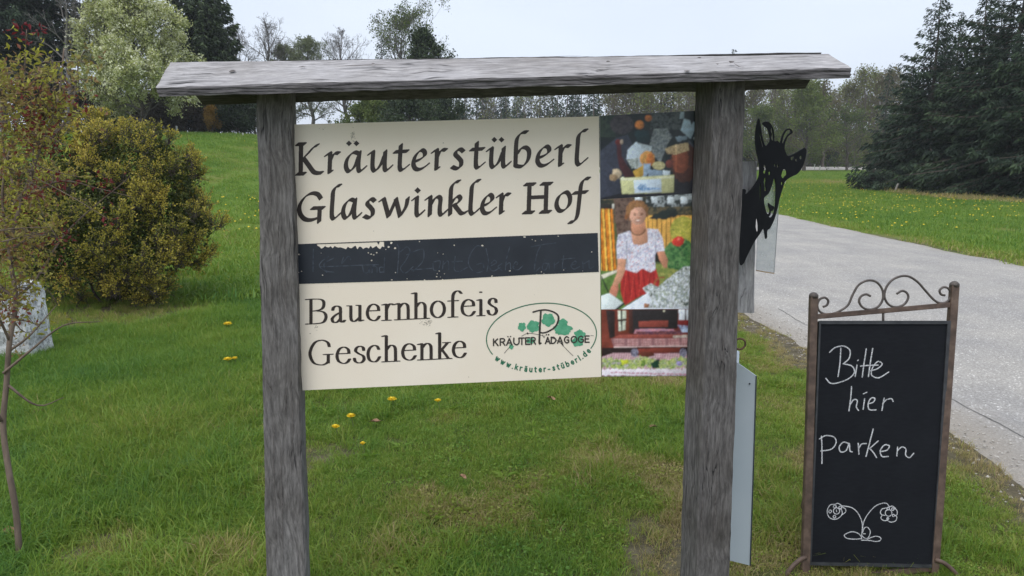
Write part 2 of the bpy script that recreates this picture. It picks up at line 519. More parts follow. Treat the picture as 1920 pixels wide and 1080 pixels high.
# crack along the near road edge, thin dark joint
g = Geo()
cy = np.arange(2.5, 8.5, 0.05); cx = ROAD_L + 0.42 + 0.05 * fbm(cy * 2.3, cy * 0, 61, 4)
cw = 0.003 + 0.004 * np.abs(fbm(cy * 5, cy * 0, 62, 3))
def road_z(x, y):
    t = np.clip((x - np.interp(y, ry, road_l)) / (np.interp(y, ry, road_r) - np.interp(y, ry, road_l)), 0, 1)
    return gz(x, y) + 0.022 + 0.03 * (1 - (2 * t - 1) ** 2)
zz = road_z(cx, cy) + 0.004
Vc = np.concatenate([np.stack([cx - cw, cy, zz], 1), np.stack([cx + cw, cy, zz], 1)])
n_ = len(cy); i_ = np.arange(n_ - 1)
g.add(Vc, np.stack([i_, i_ + n_, i_ + n_ + 1, i_ + 1], 1))
m_dark = mat_noise("dark_joint", [(0.3, (0.09, 0.088, 0.085)), (0.7, (0.22, 0.215, 0.20))], 60, 0.95)
g.build("crack", m_dark, road)

# ------------------------------------------------------------------ grass (scattered tufts)
rng = np.random.default_rng(7)
m_grass = mat_leaf("grass_blades", [(0.0, (0.42, 0.335, 0.17)), (0.14, (0.345, 0.325, 0.10)), (0.3, (0.26, 0.335, 0.052)), (0.6, (0.175, 0.295, 0.038)), (1.0, (0.085, 0.205, 0.038))], 0.5, 0.42, True, 0.35)
tufts = bpy.data.collections.new("tuft_library")
def tuft(idx, n, R, h, w, lean, tint, seed, hv=0.35):
    r = np.random.default_rng(seed)
    a = r.uniform(0, 2 * np.pi, n); d = R * np.sqrt(r.uniform(0, 1, n))
    B = np.stack([d * np.cos(a), d * np.sin(a), np.full(n, -0.008)], 1)
    H = h * r.uniform(1 - hv, 1 + hv, n)[:, None]
    la = r.uniform(0, 2 * np.pi, n); lv = np.stack([np.cos(la), np.sin(la), np.zeros(n)], 1)
    ln = lean * r.uniform(0.2, 1.6, n)[:, None]
    sd = np.stack([-np.sin(la), np.cos(la), np.zeros(n)], 1)
    tw = r.normal(size=(n, 1)) * 0.9
    sd = sd * np.cos(tw) + lv * np.sin(tw)
    W = w * r.uniform(0.6, 1.3, n)[:, None]
    up = np.array([[0, 0, 1.0]])
    M = B + up * H * 0.55 + lv * H * ln * 0.35
    T = B + up * H * np.clip(1.0 - ln * 0.35, 0.3, 1) + lv * H * ln * 1.05
    V = np.stack([B - sd * W / 2, B + sd * W / 2, M - sd * W * 0.42, M + sd * W * 0.42, T], 1).reshape(-1, 3)
    i = np.arange(n)[:, None] * 5
    g = Geo(); g.add(V, np.concatenate([i, i + 1, i + 3, i + 2], 1), np.repeat(tint + r.normal(size=n) * 0.13, 5))
    g.F.setdefault(3, []).append(np.concatenate([i + 2, i + 3, i + 4], 1))
    o = g.build("tuft_%02d" % idx, m_grass, tint=True, link=False, smooth_shade=True)
    tufts.objects.link(o)
for k in range(3): tuft(k, 46, 0.075, 0.048, 0.0038, 0.7, 0.0, 100 + k)
for k in range(3): tuft(3 + k, 40, 0.08, 0.105, 0.0048, 0.9, 0.0, 110 + k)
tuft(6, 34, 0.09, 0.03, 0.0045, 1.6, 0.0, 120)                # flattened
for k in range(2): tuft(7 + k, 70, 0.34, 0.10, 0.013, 0.8, 0.0, 130 + k)   # coarse, mid distance
# 9: low broad clover leaves, 10: dandelion leaf rosette
def weed(idx, n, R, s, z, seed, asp):
    r = np.random.default_rng(seed); g = Geo()
    a = r.uniform(0, 2 * np.pi, n); d = R * np.sqrt(r.uniform(0, 1, n))
    P = np.stack([d * np.cos(a), d * np.sin(a), z * r.uniform(0.3, 1, n)], 1)
    D = np.stack([np.cos(a), np.sin(a), r.uniform(-0.1, 0.7, n)], 1)
    leaves_geo(g, r, P, s * r.uniform(0.6, 1.2, n), r.normal(size=n) * 0.06, aspect=asp, D=D)
    o = g.build("tuft_%02d" % idx, m_grass, tint=True, link=False); tufts.objects.link(o)
weed(9, 40, 0.09, 0.018, 0.035, 141, 0.9)
weed(10, 9, 0.015, 0.07, 0.02, 142, 0.28)

def scatter(name, X, Y, idx, scl, itint, label, cat, lift=0.0):
    n = len(X)
    P = np.stack([X, Y, gz(X, Y) + lift], 1)
    me = bpy.data.meshes.new(name)
    me.vertices.add(n); me.vertices.foreach_set('co', P.astype(np.float32).ravel())
    rot = np.stack([rng.normal(size=n) * 0.10, rng.normal(size=n) * 0.10, rng.uniform(0, 6.28, n)], 1)
    for k, typ, dat in (('rot', 'FLOAT_VECTOR', rot), ('scl', 'FLOAT', scl), ('itint', 'FLOAT', itint)):
        a = me.attributes.new(k, typ, 'POINT'); a.data.foreach_set('vector' if typ == 'FLOAT_VECTOR' else 'value', np.asarray(dat, np.float32).ravel())
    a = me.attributes.new('idx', 'INT', 'POINT'); a.data.foreach_set('value', np.asarray(idx, np.int32))
    me.update()
    o = bpy.data.objects.new(name, me); col.objects.link(o)
    ng = bpy.data.node_groups.new(name + "_scatter", 'GeometryNodeTree')
    ng.interface.new_socket("Geometry", in_out='INPUT', socket_type='NodeSocketGeometry')
    ng.interface.new_socket("Geometry", in_out='OUTPUT', socket_type='NodeSocketGeometry')
    gi = ng.nodes.new('NodeGroupInput'); go = ng.nodes.new('NodeGroupOutput')
    ci = ng.nodes.new('GeometryNodeCollectionInfo'); ci.inputs['Collection'].default_value = tufts
    ci.inputs['Separate Children'].default_value = True; ci.inputs['Reset Children'].default_value = True
    ip = ng.nodes.new('GeometryNodeInstanceOnPoints'); ip.inputs['Pick Instance'].default_value = True
    def na(nm, typ):
        q = ng.nodes.new('GeometryNodeInputNamedAttribute'); q.data_type = typ; q.inputs['Name'].default_value = nm
        return q.outputs['Attribute']
    L = ng.links.new
    L(gi.outputs[0], ip.inputs['Points']); L(ci.outputs[0], ip.inputs['Instance'])
    L(na('idx', 'INT'), ip.inputs['Instance Index']); L(na('rot', 'FLOAT_VECTOR'), ip.inputs['Rotation']); L(na('scl', 'FLOAT'), ip.inputs['Scale'])
    L(ip.outputs[0], go.inputs[0])
    md = o.modifiers.new("scatter", 'NODES'); md.node_group = ng
    if not me.materials: me.materials.append(m_grass)
    return tag(o, label, cat, kind='stuff')

def soil_at(X, Y):
    e = np.minimum(np.abs(X - ROAD_L), np.abs(X - ROAD_R)) + 0.22 * fbm(Y * 1.3, X * 0 + 3, 21, 4)
    s = smooth((0.42 - e) / 0.34) * 0.9
    s = np.maximum(s, smooth((1.25 - np.hypot((X - BUSH[0] - 0.2) / 1.15, Y - BUSH[1] + 0.75)) / 0.35))
    s = np.maximum(s, smooth((fbm(X * 1.6, Y * 1.1, 31, 4) - 0.24) / 0.25) * smooth((4.9 - Y) / 1.2) * smooth((X + 1.9) / 0.8) * 0.75)
    return np.maximum(s, smooth((0.35 - np.hypot(X + 1.75, Y - 2.95)) / 0.3) * 0.8)

def in_road(X, Y, pad=0.0):
    return (X > np.interp(Y, ry, road_l) + pad) & (X < np.interp(Y, ry, road_r) - pad)

def lawn_points(n, x0, x1, y0, y1, pw=1.0):
    X = rng.uniform(x0, x1, n); Y = y0 + (y1 - y0) * rng.uniform(0, 1, n) ** pw
    vis = np.abs(X) < 0.74 * Y + 0.9
    return X[vis], Y[vis]

# near lawn
X, Y = lawn_points(74000, -7.5, 5.0, 2.1, 9.5, 1.15)
s_ = soil_at(X, Y)
keep = ~in_road(X, Y, 0.05 ) & (rng.uniform(0, 1, len(X)) > s_ * 0.80)
X, Y, s_ = X[keep], Y[keep], s_[keep]
lush = smooth((-0.9 - X) / 1.4 + 0.35 * fbm(X * 0.8, Y * 0.8, 51, 3))       # the left side is left longer
clump = fbm(X * 2.2, Y * 2.2, 52, 3)
long_ = rng.uniform(0, 1, len(X)) < np.clip(lush * 0.75 + 0.25 * (clump > 0.15) + smooth((Y - 5.5) / 3) * 0.3, 0, 0.9)
idx = np.where(long_, rng.integers(3, 6, len(X)), rng.integers(0, 3, len(X)))
wd = rng.uniform(0, 1, len(X))
idx = np.where(~long_ & (wd < 0.10), 6, idx)
idx = np.where((wd > 0.90) & (fbm(X * 1.1, Y * 1.1, 57, 3) > -0.05), 9, idx)
idx = np.where((wd > 0.993) & (Y > 2.6), 10, idx)
patch = fbm(X * 0.9, Y * 0.9, 53, 4)
itint = 0.54 + 0.16 * lush + 0.40 * patch + 0.10 * rng.normal(size=len(X)) - 0.45 * s_ + 0.04 * smooth((Y - 5) / 4)
itint -= 0.32 * smooth((fbm(X * 2.4, Y * 1.8, 58, 4) - 0.10) / 0.25) * (1 - lush)
itint -= 0.08 * smooth((X - 0.9) / 0.9)
itint = np.where(idx >= 9, itint + 0.12, itint)
scl = rng.uniform(0.7, 1.15, len(X)) * (0.85 + 0.15 * lush) * (1 + 0.25 * clump) * np.where(s_ > 0.3, 0.7, 1.0) * np.where(X > 0.9, 0.85, 1.0)
scl *= np.where((X > 0.98) & (X < 1.75) & (Y > 2.35) & (Y < 2.84), 0.5, 1.0)      # trodden down before the easel
scatter("lawn_grass", X, Y, idx, np.clip(scl, 0.4, 1.7), np.clip(itint, 0, 1), "short green lawn grass with clover growing around the sign posts", "grass")
# meadow beyond
X, Y = lawn_points(60000, -55, 70, 9.0, 103, 2.0)
keep = ~in_road(X, Y, -0.1) & (np.hypot(X - BUSH[0], Y - BUSH[1]) > 0.9)
X, Y = X[keep], Y[keep]
itint = 0.60 + 0.22 * fbm(X * 0.15, Y * 0.15, 54, 3) + 0.07 * rng.normal(size=len(X))
e_ = np.minimum(np.abs(X - np.interp(Y, ry, road_l)), np.abs(X - np.interp(Y, ry, road_r)))
itint -= 0.28 * smooth((0.9 - e_) / 0.7)
itint -= 0.45 * np.exp(-((X - 27) / 5) ** 2 - ((Y - 64) / 4.5) ** 2)
scatter("meadow_grass", X, Y, rng.integers(7, 9, len(X)), rng.uniform(0.7, 1.4, len(X)) * (1 + np.clip(Y - 30, 0, 80) / 90), np.clip(itint, 0.03, 1), "fresh green meadow grass rising behind the bush and beyond the road", "grass")

# meadow dandelions, too many and too small to count
m_dand = mat_noise("dandelion_yellow", [(0.3, (0.62, 0.42, 0.01)), (0.7, (0.80, 0.60, 0.02))], 200, 0.7)
X = rng.uniform(-40, 42, 16000); Y = 11 + 50 * rng.uniform(0, 1, 16000) ** 1.2
dens = smooth((fbm(X * 0.14, Y * 0.14, 91, 3) + 0.12) / 0.5)
keep = (rng.uniform(0, 1, len(X)) < dens * 0.42) & ~in_road(X, Y, -0.3) & (np.abs(X) < 0.8 * Y) & (np.hypot(X - BUSH[0], Y - BUSH[1]) > 1.8)
X, Y = X[keep], Y[keep]
g = Geo()
n_ = len(X); R_ = rng.uniform(0.022, 0.038, n_)
Z = gz(X, Y) + rng.uniform(0.10, 0.18, n_)
a6 = np.linspace(0, 2 * np.pi, 6, endpoint=False)
Vr = np.stack([X[:, None] + R_[:, None] * np.cos(a6), Y[:, None] + R_[:, None] * np.sin(a6), np.repeat(Z[:, None], 6, 1)], -1)
Vt = np.stack([X, Y, Z + R_ * 0.7], 1)[:, None]
Vv = np.concatenate([Vr, Vt], 1).reshape(-1, 3)
b_ = np.arange(n_)[:, None] * 7; j_ = np.arange(6)[None]
g.add(Vv, np.stack([b_ + j_, b_ + (j_ + 1) % 6, np.repeat(b_ + 6, 6, 1)], -1).reshape(-1, 3))
o = g.build("meadow_dandelions", m_dand)
tag(o, "countless yellow dandelion heads dotted over the far meadow", "dandelions", kind='stuff')

# ------------------------------------------------------------------ trees
def rot_about(v, axis, ang):
    """vectorised rotation of v about axis (both (n,3)), ang (n,)"""
    c = np.cos(ang)[:, None]; s = np.sin(ang)[:, None]
    return v * c + np.cross(axis, v) * s + axis * np.sum(axis * v, 1)[:, None] * (1 - c)

def unit(v): return v / (np.linalg.norm(v, axis=-1, keepdims=True) + 1e-9)

def skeleton(rng, base, H, spread, r0, counts=(14, 6, 5, 4), start=0.25, upw=0.6, oval=1.0, rmin=0.008, wob=0.10, trunk_frac=0.92):
    """returns list of levels, each (P0,P1,R0,R1), and tip points with directions"""
    base = np.asarray(base, float); levels = []
    m = 12
    t = np.linspace(0, trunk_frac, m + 1)
    path = base + np.stack([np.cumsum(rng.normal(size=m + 1) * 0.012 * H), np.cumsum(rng.normal(size=m + 1) * 0.012 * H), t * H], 1)
    path[0] = base - np.array([0, 0, 0.25])
    rad = r0 * (1 - t / trunk_frac) ** 0.8 + rmin
    rad[0] *= 1.3
    levels.append((path[:-1], path[1:], rad[:-1], rad[1:]))
    parents_pts = path[None]; prad = rad[None]; pdir = np.gradient(path, axis=0)[None]; plen = np.array([H])
    for li, cnt in enumerate(counts):
        npar = len(parents_pts); mm = parents_pts.shape[1]
        n = npar * cnt
        pi = np.repeat(np.arange(npar), cnt)
        if li == 0: f = start + (1 - start) * (np.arange(n) + rng.uniform(0, 1, n)) / n
        else: f = rng.uniform(0.22, 1.0, n)
        x = f * (mm - 1); i0 = np.clip(x.astype(int), 0, mm - 2); fr = (x - i0)[:, None]
        P = parents_pts[pi, i0] * (1 - fr) + parents_pts[pi, i0 + 1] * fr
        R = (prad[pi, i0] * (1 - fr[:, 0]) + prad[pi, i0 + 1] * fr[:, 0])
        D0 = unit(pdir[pi, i0])
        if li == 0:
            u = (f - start) / (1 - start)
            L = spread * (np.sin(np.pi * np.clip(u * 0.8 + 0.2, 0, 1)) ** oval * 0.9 + 0.18) * rng.uniform(0.75, 1.15, n)
            az = np.arange(n) * 2.4 + rng.uniform(-0.5, 0.5, n)
            el = math.radians(25) + upw * u * 0.9 + rng.normal(size=n) * 0.12
            D = np.stack([np.cos(az) * np.cos(el), np.sin(az) * np.cos(el), np.sin(el)], 1)
            r_ = np.minimum(R * 0.55, r0 * 0.4)
        else:
            L = plen[pi] * rng.uniform(0.32, 0.62, n) * (1.15 - 0.5 * f)
            ax = unit(np.cross(D0, rng.normal(size=(n, 3))))
            D = rot_about(D0, ax, rng.uniform(0.45, 1.0, n))
            D[:, 2] += 0.12
            D = unit(D); r_ = R * 0.62
        r_ = np.maximum(r_, rmin)
        ms = 5 if li == 0 else (3 if li == 1 else 2)
        pts = np.zeros((n, ms + 1, 3)); dirs = np.zeros((n, ms + 1, 3)); rr = np.zeros((n, ms + 1))
        pts[:, 0] = P; dirs[:, 0] = D; rr[:, 0] = r_
        for s in range(ms):
            D = unit(D + rng.normal(size=(n, 3)) * wob * 1.4 + np.array([0, 0, 0.05 * upw]))
            pts[:, s + 1] = pts[:, s] + D * (L / ms)[:, None]; dirs[:, s + 1] = D
            rr[:, s + 1] = np.maximum(r_ * (1 - 0.85 * (s + 1) / ms), rmin * 0.6)
        levels.append((pts[:, :-1].reshape(-1, 3), pts[:, 1:].reshape(-1, 3), rr[:, :-1].ravel(), rr[:, 1:].ravel()))
        parents_pts, prad, pdir, plen = pts, rr, dirs, L
    return levels, pts, dirs

m_bark = mat_noise("bark_brown", [(0.3, (0.045, 0.036, 0.030)), (0.7, (0.115, 0.095, 0.082))], 6, 0.95, 0.4, (6, 6, 1.2), dist=0.03)
m_bark_g = mat_noise("bark_grey", [(0.3, (0.10, 0.092, 0.088)), (0.7, (0.22, 0.205, 0.20))], 6, 0.95, 0.4, (6, 6, 1.2), dist=0.03)
m_twig = mat_noise("twig_greybrown", [(0.3, (0.085, 0.073, 0.072)), (0.7, (0.16, 0.14, 0.135))], 3, 0.95)
m_spruce = mat_leaf("spruce_needles", [(0.0, (0.011, 0.022, 0.014)), (0.5, (0.020, 0.040, 0.021)), (1.0, (0.052, 0.084, 0.034))], 0.65, 0.1)
m_white = mat_leaf("blossom_and_leaf", [(0.0, (0.19, 0.23, 0.055)), (0.4, (0.40, 0.43, 0.14)), (0.7, (0.64, 0.66, 0.38)), (1.0, (0.84, 0.84, 0.68))], 0.7, 0.3)
m_spring = mat_leaf("spring_leaf", [(0.0, (0.065, 0.10, 0.03)), (0.5, (0.125, 0.17, 0.04)), (1.0, (0.21, 0.25, 0.075))], 0.7, 0.35)
m_pale = mat_leaf("pale_bud", [(0.0, (0.13, 0.15, 0.08)), (1.0, (0.26, 0.30, 0.17))], 0.8, 0.35)
m_ivy = mat_leaf("dark_evergreen", [(0.0, (0.018, 0.032, 0.014)), (0.5, (0.033, 0.055, 0.022)), (1.0, (0.065, 0.095, 0.03))], 0.55, 0.12)
m_orange = mat_leaf("copper_leaf", [(0.0, (0.20, 0.11, 0.02)), (1.0, (0.38, 0.24, 0.04))], 0.7, 0.3)
m_brush = mat_leaf("dry_leaf", [(0.0, (0.045, 0.036, 0.026)), (1.0, (0.12, 0.10, 0.06))], 0.8, 0.2)

def tree_base(px, Y, dz=0.0):
    X = (px - 960) / F * Y
    # ray depth: X/Y is constant along a column up to a small pitch factor
    d = ray(px, 300); X = d[0] / d[1] * Y
    return np.array([X, Y, float(gz(X, Y)) + dz])

def top_h(px, py, Y, base):
    return at(px, py, Y)[2] - base[2]

def crown_leaves(g, rng, pts, dirs, per, size, spread, tint0=0.5, tv=0.2, hang=0.0, aspect=0.55):
    n, m, _ = pts.shape
    P = pts[:, 1:].reshape(-1, 3)
    P = np.repeat(P, per, 0)
    cl = np.repeat(rng.normal(size=n) * tv, (m - 1) * per)
    P = P + rng.normal(size=P.shape) * spread
    D = rng.normal(size=P.shape); D[:, 2] -= hang
    leaves_geo(g, rng, P, size * rng.uniform(0.6, 1.3, len(P)), np.clip(tint0 + cl + rng.normal(size=len(P)) * 0.15, 0, 1), aspect=aspect, D=D)

def deciduous(name, label, px, Y, top, spread_px, seed, leafmat=None, per=2, size=0.12, counts=(14, 6, 5, 4), bark=None, start=0.2, upw=0.7, tint0=0.5, rmin=0.012, r0=None, lspread=0.1, oval=1.0, group=None, hang=0.0, cat='tree'):
    rg = np.random.default_rng(seed)
    base = tree_base(px, Y); H = top_h(px, top, Y, base)
    sp = spread_px / F * Y
    r0 = r0 or 0.018 * H + 0.02
    lv, pts, dirs = skeleton(rg, base, H, sp, r0, counts, start, upw, oval, rmin)
    root = empty(name, tuple(base), label, cat, group)
    g = Geo(); segs_geo(g, *lv[0], k=8); 
    g.build("trunk", bark or m_bark, root, smooth_shade=True)
    g = Geo()
    for i, l in enumerate(lv[1:]): segs_geo(g, *l, k=5 if i == 0 else (3 if i < 2 else 1))
    g.build("branchwork", m_twig if bark is None else bark, root)['kind'] = 'stuff'
    if leafmat:
        g = Geo(); crown_leaves(g, rg, pts, dirs, per, size, lspread, tint0, hang=hang)
        g.build("crown", leafmat, root, tint=True)
    return root

def spruce_arrays(rg, base, H, R, start=0.06, per_m=18, spray=0.26, dens=38, droop=0.45, power=0.92, ragged=0.32):
    """trunk segments, branch segments, needle sprays"""
    m = 10; t = np.linspace(0, 1, m + 1)
    path = base + np.stack([np.cumsum(rg.normal(size=m + 1)) * 0.004 * H, np.cumsum(rg.normal(size=m + 1)) * 0.004 * H, t * H], 1)
    path[0] = base - np.array([0, 0, 0.3])
    rad = 0.016 * H * (1 - t) + 0.015
    nb = int(H * per_m)
    u = start + (1 - start) * (np.arange(nb) + rg.uniform(0, 1, nb)) / nb
    u = np.clip(u, 0, 0.995)
    az = np.arange(nb) * 2.39996 + rg.normal(size=nb) * 0.4
    L = R * np.clip((1 - u), 0, 1) ** power * rg.uniform(1 - ragged * 1.6, 1 + ragged, nb) + 0.12
    # sparse limbs fade in at the bottom
    L *= np.clip((u - start) / 0.08 + 0.55, 0.5, 1)
    x = u * m; i0 = np.clip(x.astype(int), 0, m - 1); fr = (x - i0)[:, None]
    P = path[i0] * (1 - fr) + path[i0 + 1] * fr
    A = np.stack([np.cos(az), np.sin(az), np.zeros(nb)], 1)
    dr = droop * (1.25 - u * 1.6) + rg.normal(size=nb) * 0.08
    def bp(i, tt):
        z = -dr[i] * L[i] * tt ** 1.15 + 0.16 * L[i] * tt ** 3
        return P[i] + A[i] * (L[i] * tt)[:, None] + np.array([[0, 0, 1.0]]) * z[:, None]
    all_i = np.arange(nb)
    b0, b1, b2 = P, bp(all_i, np.full(nb, 0.5)), bp(all_i, np.full(nb, 1.0))
    br = 0.012 + 0.012 * L
    segsB = (np.concatenate([b0, b1]), np.concatenate([b1, b2]), np.concatenate([br, br * 0.6]), np.concatenate([br * 0.6, br * 0.2]))
    k = np.maximum(4, (L * dens).astype(int))
    bi = np.repeat(all_i, k)
    tt = rg.uniform(0.05, 1.0, len(bi)) ** 0.75
    S = bp(bi, tt)
    side = rg.choice([-1, 1], len(bi)) * rg.uniform(0.1, 1.15, len(bi))
    c, s = np.cos(side), np.sin(side)
    D = np.stack([A[bi, 0] * c - A[bi, 1] * s, A[bi, 0] * s + A[bi, 1] * c, -rg.uniform(0.15, 1.3, len(bi))], 1)
    off = np.stack([-A[bi, 1], A[bi, 0], np.zeros(len(bi))], 1) * (rg.normal(size=len(bi)) * 0.13 * L[bi] * (1.1 - tt))[:, None]
    S = S + off
    S[:, 2] += rg.normal(size=len(bi)) * 0.09
    tint = 0.42 + 0.16 * rg.normal(size=nb)[bi] + 0.40 * (tt - 0.55) + 0.12 * rg.normal(size=len(bi))
    size = spray * rg.uniform(0.6, 1.3, len(bi)) * np.clip(0.55 + L[bi] / R, 0.5, 1.3)
    return (path[:-1], path[1:], rad[:-1], rad[1:]), segsB, (S, D, size, np.clip(tint, 0, 1))

def spruce(name, label, px, Y, top, rpx, seed, group=None, mat=None, dz=0.0, bark=None, **kw):
    rg = np.random.default_rng(seed)
    base = tree_base(px, Y, dz); H = top_h(px, top, Y, base); R = rpx / F * Y
    tr, br, sp = spruce_arrays(rg, base, H, R, **kw)
    root = empty(name, tuple(base), label, 'tree', group)
    g = Geo(); segs_geo(g, *tr, k=8); g.build("trunk", bark or m_bark, root, smooth_shade=True)
    g = Geo(); segs_geo(g, *br, k=3); g.build("branchwork", m_bark, root)['kind'] = 'stuff'
    g = Geo(); leaves_geo(g, rg, sp[0], sp[2], sp[3], aspect=0.34, D=sp[1], fold=0.06)
    g.build("crown", mat or m_spruce, root, tint=True)
    return root

GR = "tall dark spruces at the right edge of the meadow"
spruce("spruce_tree", "tall dark spruce whose pointed top is leftmost of the right-hand spruces", 1737, 47, -22, 125, 11, GR, start=0.09)
spruce("spruce_tree", "slim short spruce squeezed between the tall right-hand spruces", 1778, 52, 22, 75, 12, GR, start=0.1)
spruce("spruce_tree", "tall dark spruce second from left in the right-hand stand", 1818, 44.5, -18, 130, 13, GR, start=0.08)
spruce("spruce_tree", "tallest near dark spruce with drooping boughs, by the right picture edge", 1897, 41, -150, 170, 14, GR, start=0.05)
spruce("spruce_tree", "broad dark spruce cut by the right picture edge above the dry verge", 1985, 37, -220, 150, 15, GR, start=0.04)
spruce("spruce_tree", "lower dark spruce standing at the back left of the right-hand stand", 1694, 55, 128, 72, 16, GR, start=0.12)
spruce("spruce_tree", "dark spruce half hidden behind the tall right-hand spruces", 1862, 56, 10, 120, 17, GR, start=0.06)
spruce("spruce_tree", "dark spruce at the back behind the leftmost right-hand spruce", 1752, 61, 70, 105, 18, GR, start=0.06)
spruce("spruce_tree", "dark spruce deep behind the right picture edge trees", 1945, 52, -20, 130, 19, GR, start=0.04)
spruce("spruce_tree", "dark low spruce filling the base of the right-hand stand", 1800, 58, 190, 90, 20, GR, start=0.03)
spruce("spruce_tree", "dark low spruce at the base of the stand near the right edge", 1900, 49, 200, 95, 21, GR, start=0.03)
spruce("young_spruce", "low wide young spruce bush left of the right-hand spruce trunks", 1640, 47.5, 318, 50, 22, start=0.02, per_m=60, droop=0.05, spray=0.22, dens=26, ragged=0.4, power=0.5)

GL = "dark spruces at the top left corner"
spruce("spruce_tree", "dark spruce filling the top left corner of the picture", 15, 47, -260, 175, 31, GL, start=0.36, ragged=0.35)
spruce("spruce_tree", "dark spruce standing right of the top left corner spruce", 112, 50, -230, 150, 32, GL, start=0.30, ragged=0.35)
spruce("spruce_tree", "dark spruce at the back between the two corner spruces", 62, 57, -160, 150, 33, GL, start=0.30, ragged=0.35)
spruce("conifer_tree", "dense dark green conifer rising behind the white blossoming tree", 388, 54, -110, 80, 34, start=0.02, per_m=34, droop=-0.45, spray=0.30, dens=48, power=0.55, mat=m_ivy, ragged=0.18)
deciduous("bare_tree", "dark leafless tree between the corner spruces and the white blossoming tree", 207, 49, -120, 95, 41, counts=(16, 6, 5, 4), bark=m_bark, start=0.3)
deciduous("bare_tree", "thin leafless tree in front of the corner spruces", 130, 44, -40, 70, 48, counts=(14, 6, 5, 3), bark=m_bark_g, start=0.25)
deciduous("blossoming_tree", "round white blossoming tree behind the golden bush", 272, 45, 26, 112, 42, m_white, 5, 0.155, counts=(34, 8, 6, 4), start=0.10, upw=0.75, tint0=0.58, lspread=0.11, oval=0.5, hang=0.2)
deciduous("bare_tree", "slim upright leafless tree just right of the dense dark conifer", 457, 62, 38, 56, 43, counts=(34, 7, 5, 3), bark=m_bark_g, start=0.15, upw=1.2)
deciduous("bare_tree", "leafless tree with spreading twigs above the roof's left part", 503, 66, 36, 64, 44, counts=(30, 7, 5, 3), bark=m_bark_g, start=0.3, upw=1.1)
deciduous("budding_tree", "low pale green budding tree peeping over the roof left of the gap", 546, 68, 84, 52, 45, m_pale, 2, 0.13, counts=(28, 7, 5, 3), bark=m_bark_g, upw=0.9)
deciduous("budding_tree", "pale green budding tree with thin top twigs over the roof", 588, 66, 70, 56, 46, m_pale, 2, 0.13, counts=(28, 7, 5, 3), bark=m_bark_g, upw=0.9)
deciduous("bare_tree", "leafless fan-shaped tree over the roof left of the green treetop", 664, 68, 50, 66, 47, counts=(30, 7, 5, 3), bark=m_bark_g, start=0.25, upw=1.0)
deciduous("leafing_tree", "tall fresh green leafing treetop over the middle of the roof", 765, 66, 30, 105, 49, m_spring, 1, 0.17, counts=(30, 7, 5, 4), bark=m_bark_g, start=0.2, upw=0.9, tint0=0.35, lspread=0.14)
deciduous("ivy_clad_tree", "dense dark green ivy-clad tree in front of the green treetop", 797, 62, 52, 58, 50, m_ivy, 3, 0.22, counts=(28, 7, 5, 3), start=0.05, upw=0.9, tint0=0.6, lspread=0.2)
spruce("spruce_tree", "small grey-green spruce left of the ivy-clad tree", 722, 63, 70, 36, 51, start=0.02, dens=24)
for k, (px, Y, tp, w, mt, lb) in enumerate([
        (690, 58, 196, 48, m_spring, "fresh green bush seen through the gap left of the ivy-clad tree"),
        (770, 57, 188, 60, m_ivy, "dark green bush seen through the gap between roof and board"),
        (835, 60, 175, 44, m_ivy, "dark green bush right of the others in the gap under the roof")]):
    deciduous("shrub", lb, px, Y, tp, w, 60 + k, mt, 3, 0.2, counts=(20, 6, 5, 3), start=0.05, tint0=0.5, lspread=0.2, cat='shrub', upw=0.5)
deciduous("leafing_tree", "spring green leafing tree behind the goat's head across the far road", 1508, 101, 158, 62, 71, m_spring, 2, 0.26, counts=(22, 7, 5, 4), start=0.06, tint0=0.62, lspread=0.3, rmin=0.02)
deciduous("leafing_tree", "smaller spring green tree at the wood's edge left of the goat's ears", 1432, 104, 205, 50, 72, m_spring, 2, 0.24, counts=(20, 6, 5, 3), start=0.04, tint0=0.4, lspread=0.3, rmin=0.02)
deciduous("leafing_tree", "low dull green tree right of the bright spring green tree", 1590, 103, 215, 55, 73, m_spring, 1, 0.26, counts=(20, 6, 5, 3), start=0.04, tint0=0.25, lspread=0.3, rmin=0.02)
spruce("spruce_tree", "lone spruce whose tip just shows over the roof's right part", 1366, 116, 92, 36, 74, start=0.1, per_m=10, dens=8, spray=0.55)
spruce("spruce_tree", "small distant spruce at the left foot of the right-hand stand", 1652, 92, 122, 26, 75, start=0.1, per_m=10, dens=9, spray=0.5)

# shrubs along the foot of the left wood
deciduous("shrub", "copper yellow shrub at the meadow's edge left of the sign post", 401, 49.5, 207, 20, 81, m_orange, 4, 0.10, counts=(16, 6, 4, 3), start=0.15, tint0=0.5, cat='shrub', lspread=0.08)
deciduous("shrub", "dark evergreen shrub beside the left sign post", 447, 50.5, 190, 40, 82, m_ivy, 4, 0.16, counts=(22, 6, 5, 3), start=0.02, tint0=0.25, cat='shrub', lspread=0.15)
for k, (px, Y, tp, w, lb) in enumerate([
        (300, 50, 196, 52, "brown brushwood under the right side of the white blossoming tree"),
        (350, 51, 190, 44, "brown brushwood between the white blossoming tree and the copper shrub"),
        (215, 51, 170, 48, "brown brushwood under the left side of the white blossoming tree"),
        (150, 50, 180, 50, "brown brushwood behind the top of the golden bush"),
        (480, 55, 170, 50, "dark brown brushwood behind the left sign post")]):
    deciduous("brushwood", lb, px, Y, tp, w, 90 + k, m_brush, 3, 0.16, counts=(18, 6, 4, 3), start=0.02, tint0=0.4, cat='shrub', lspread=0.18)
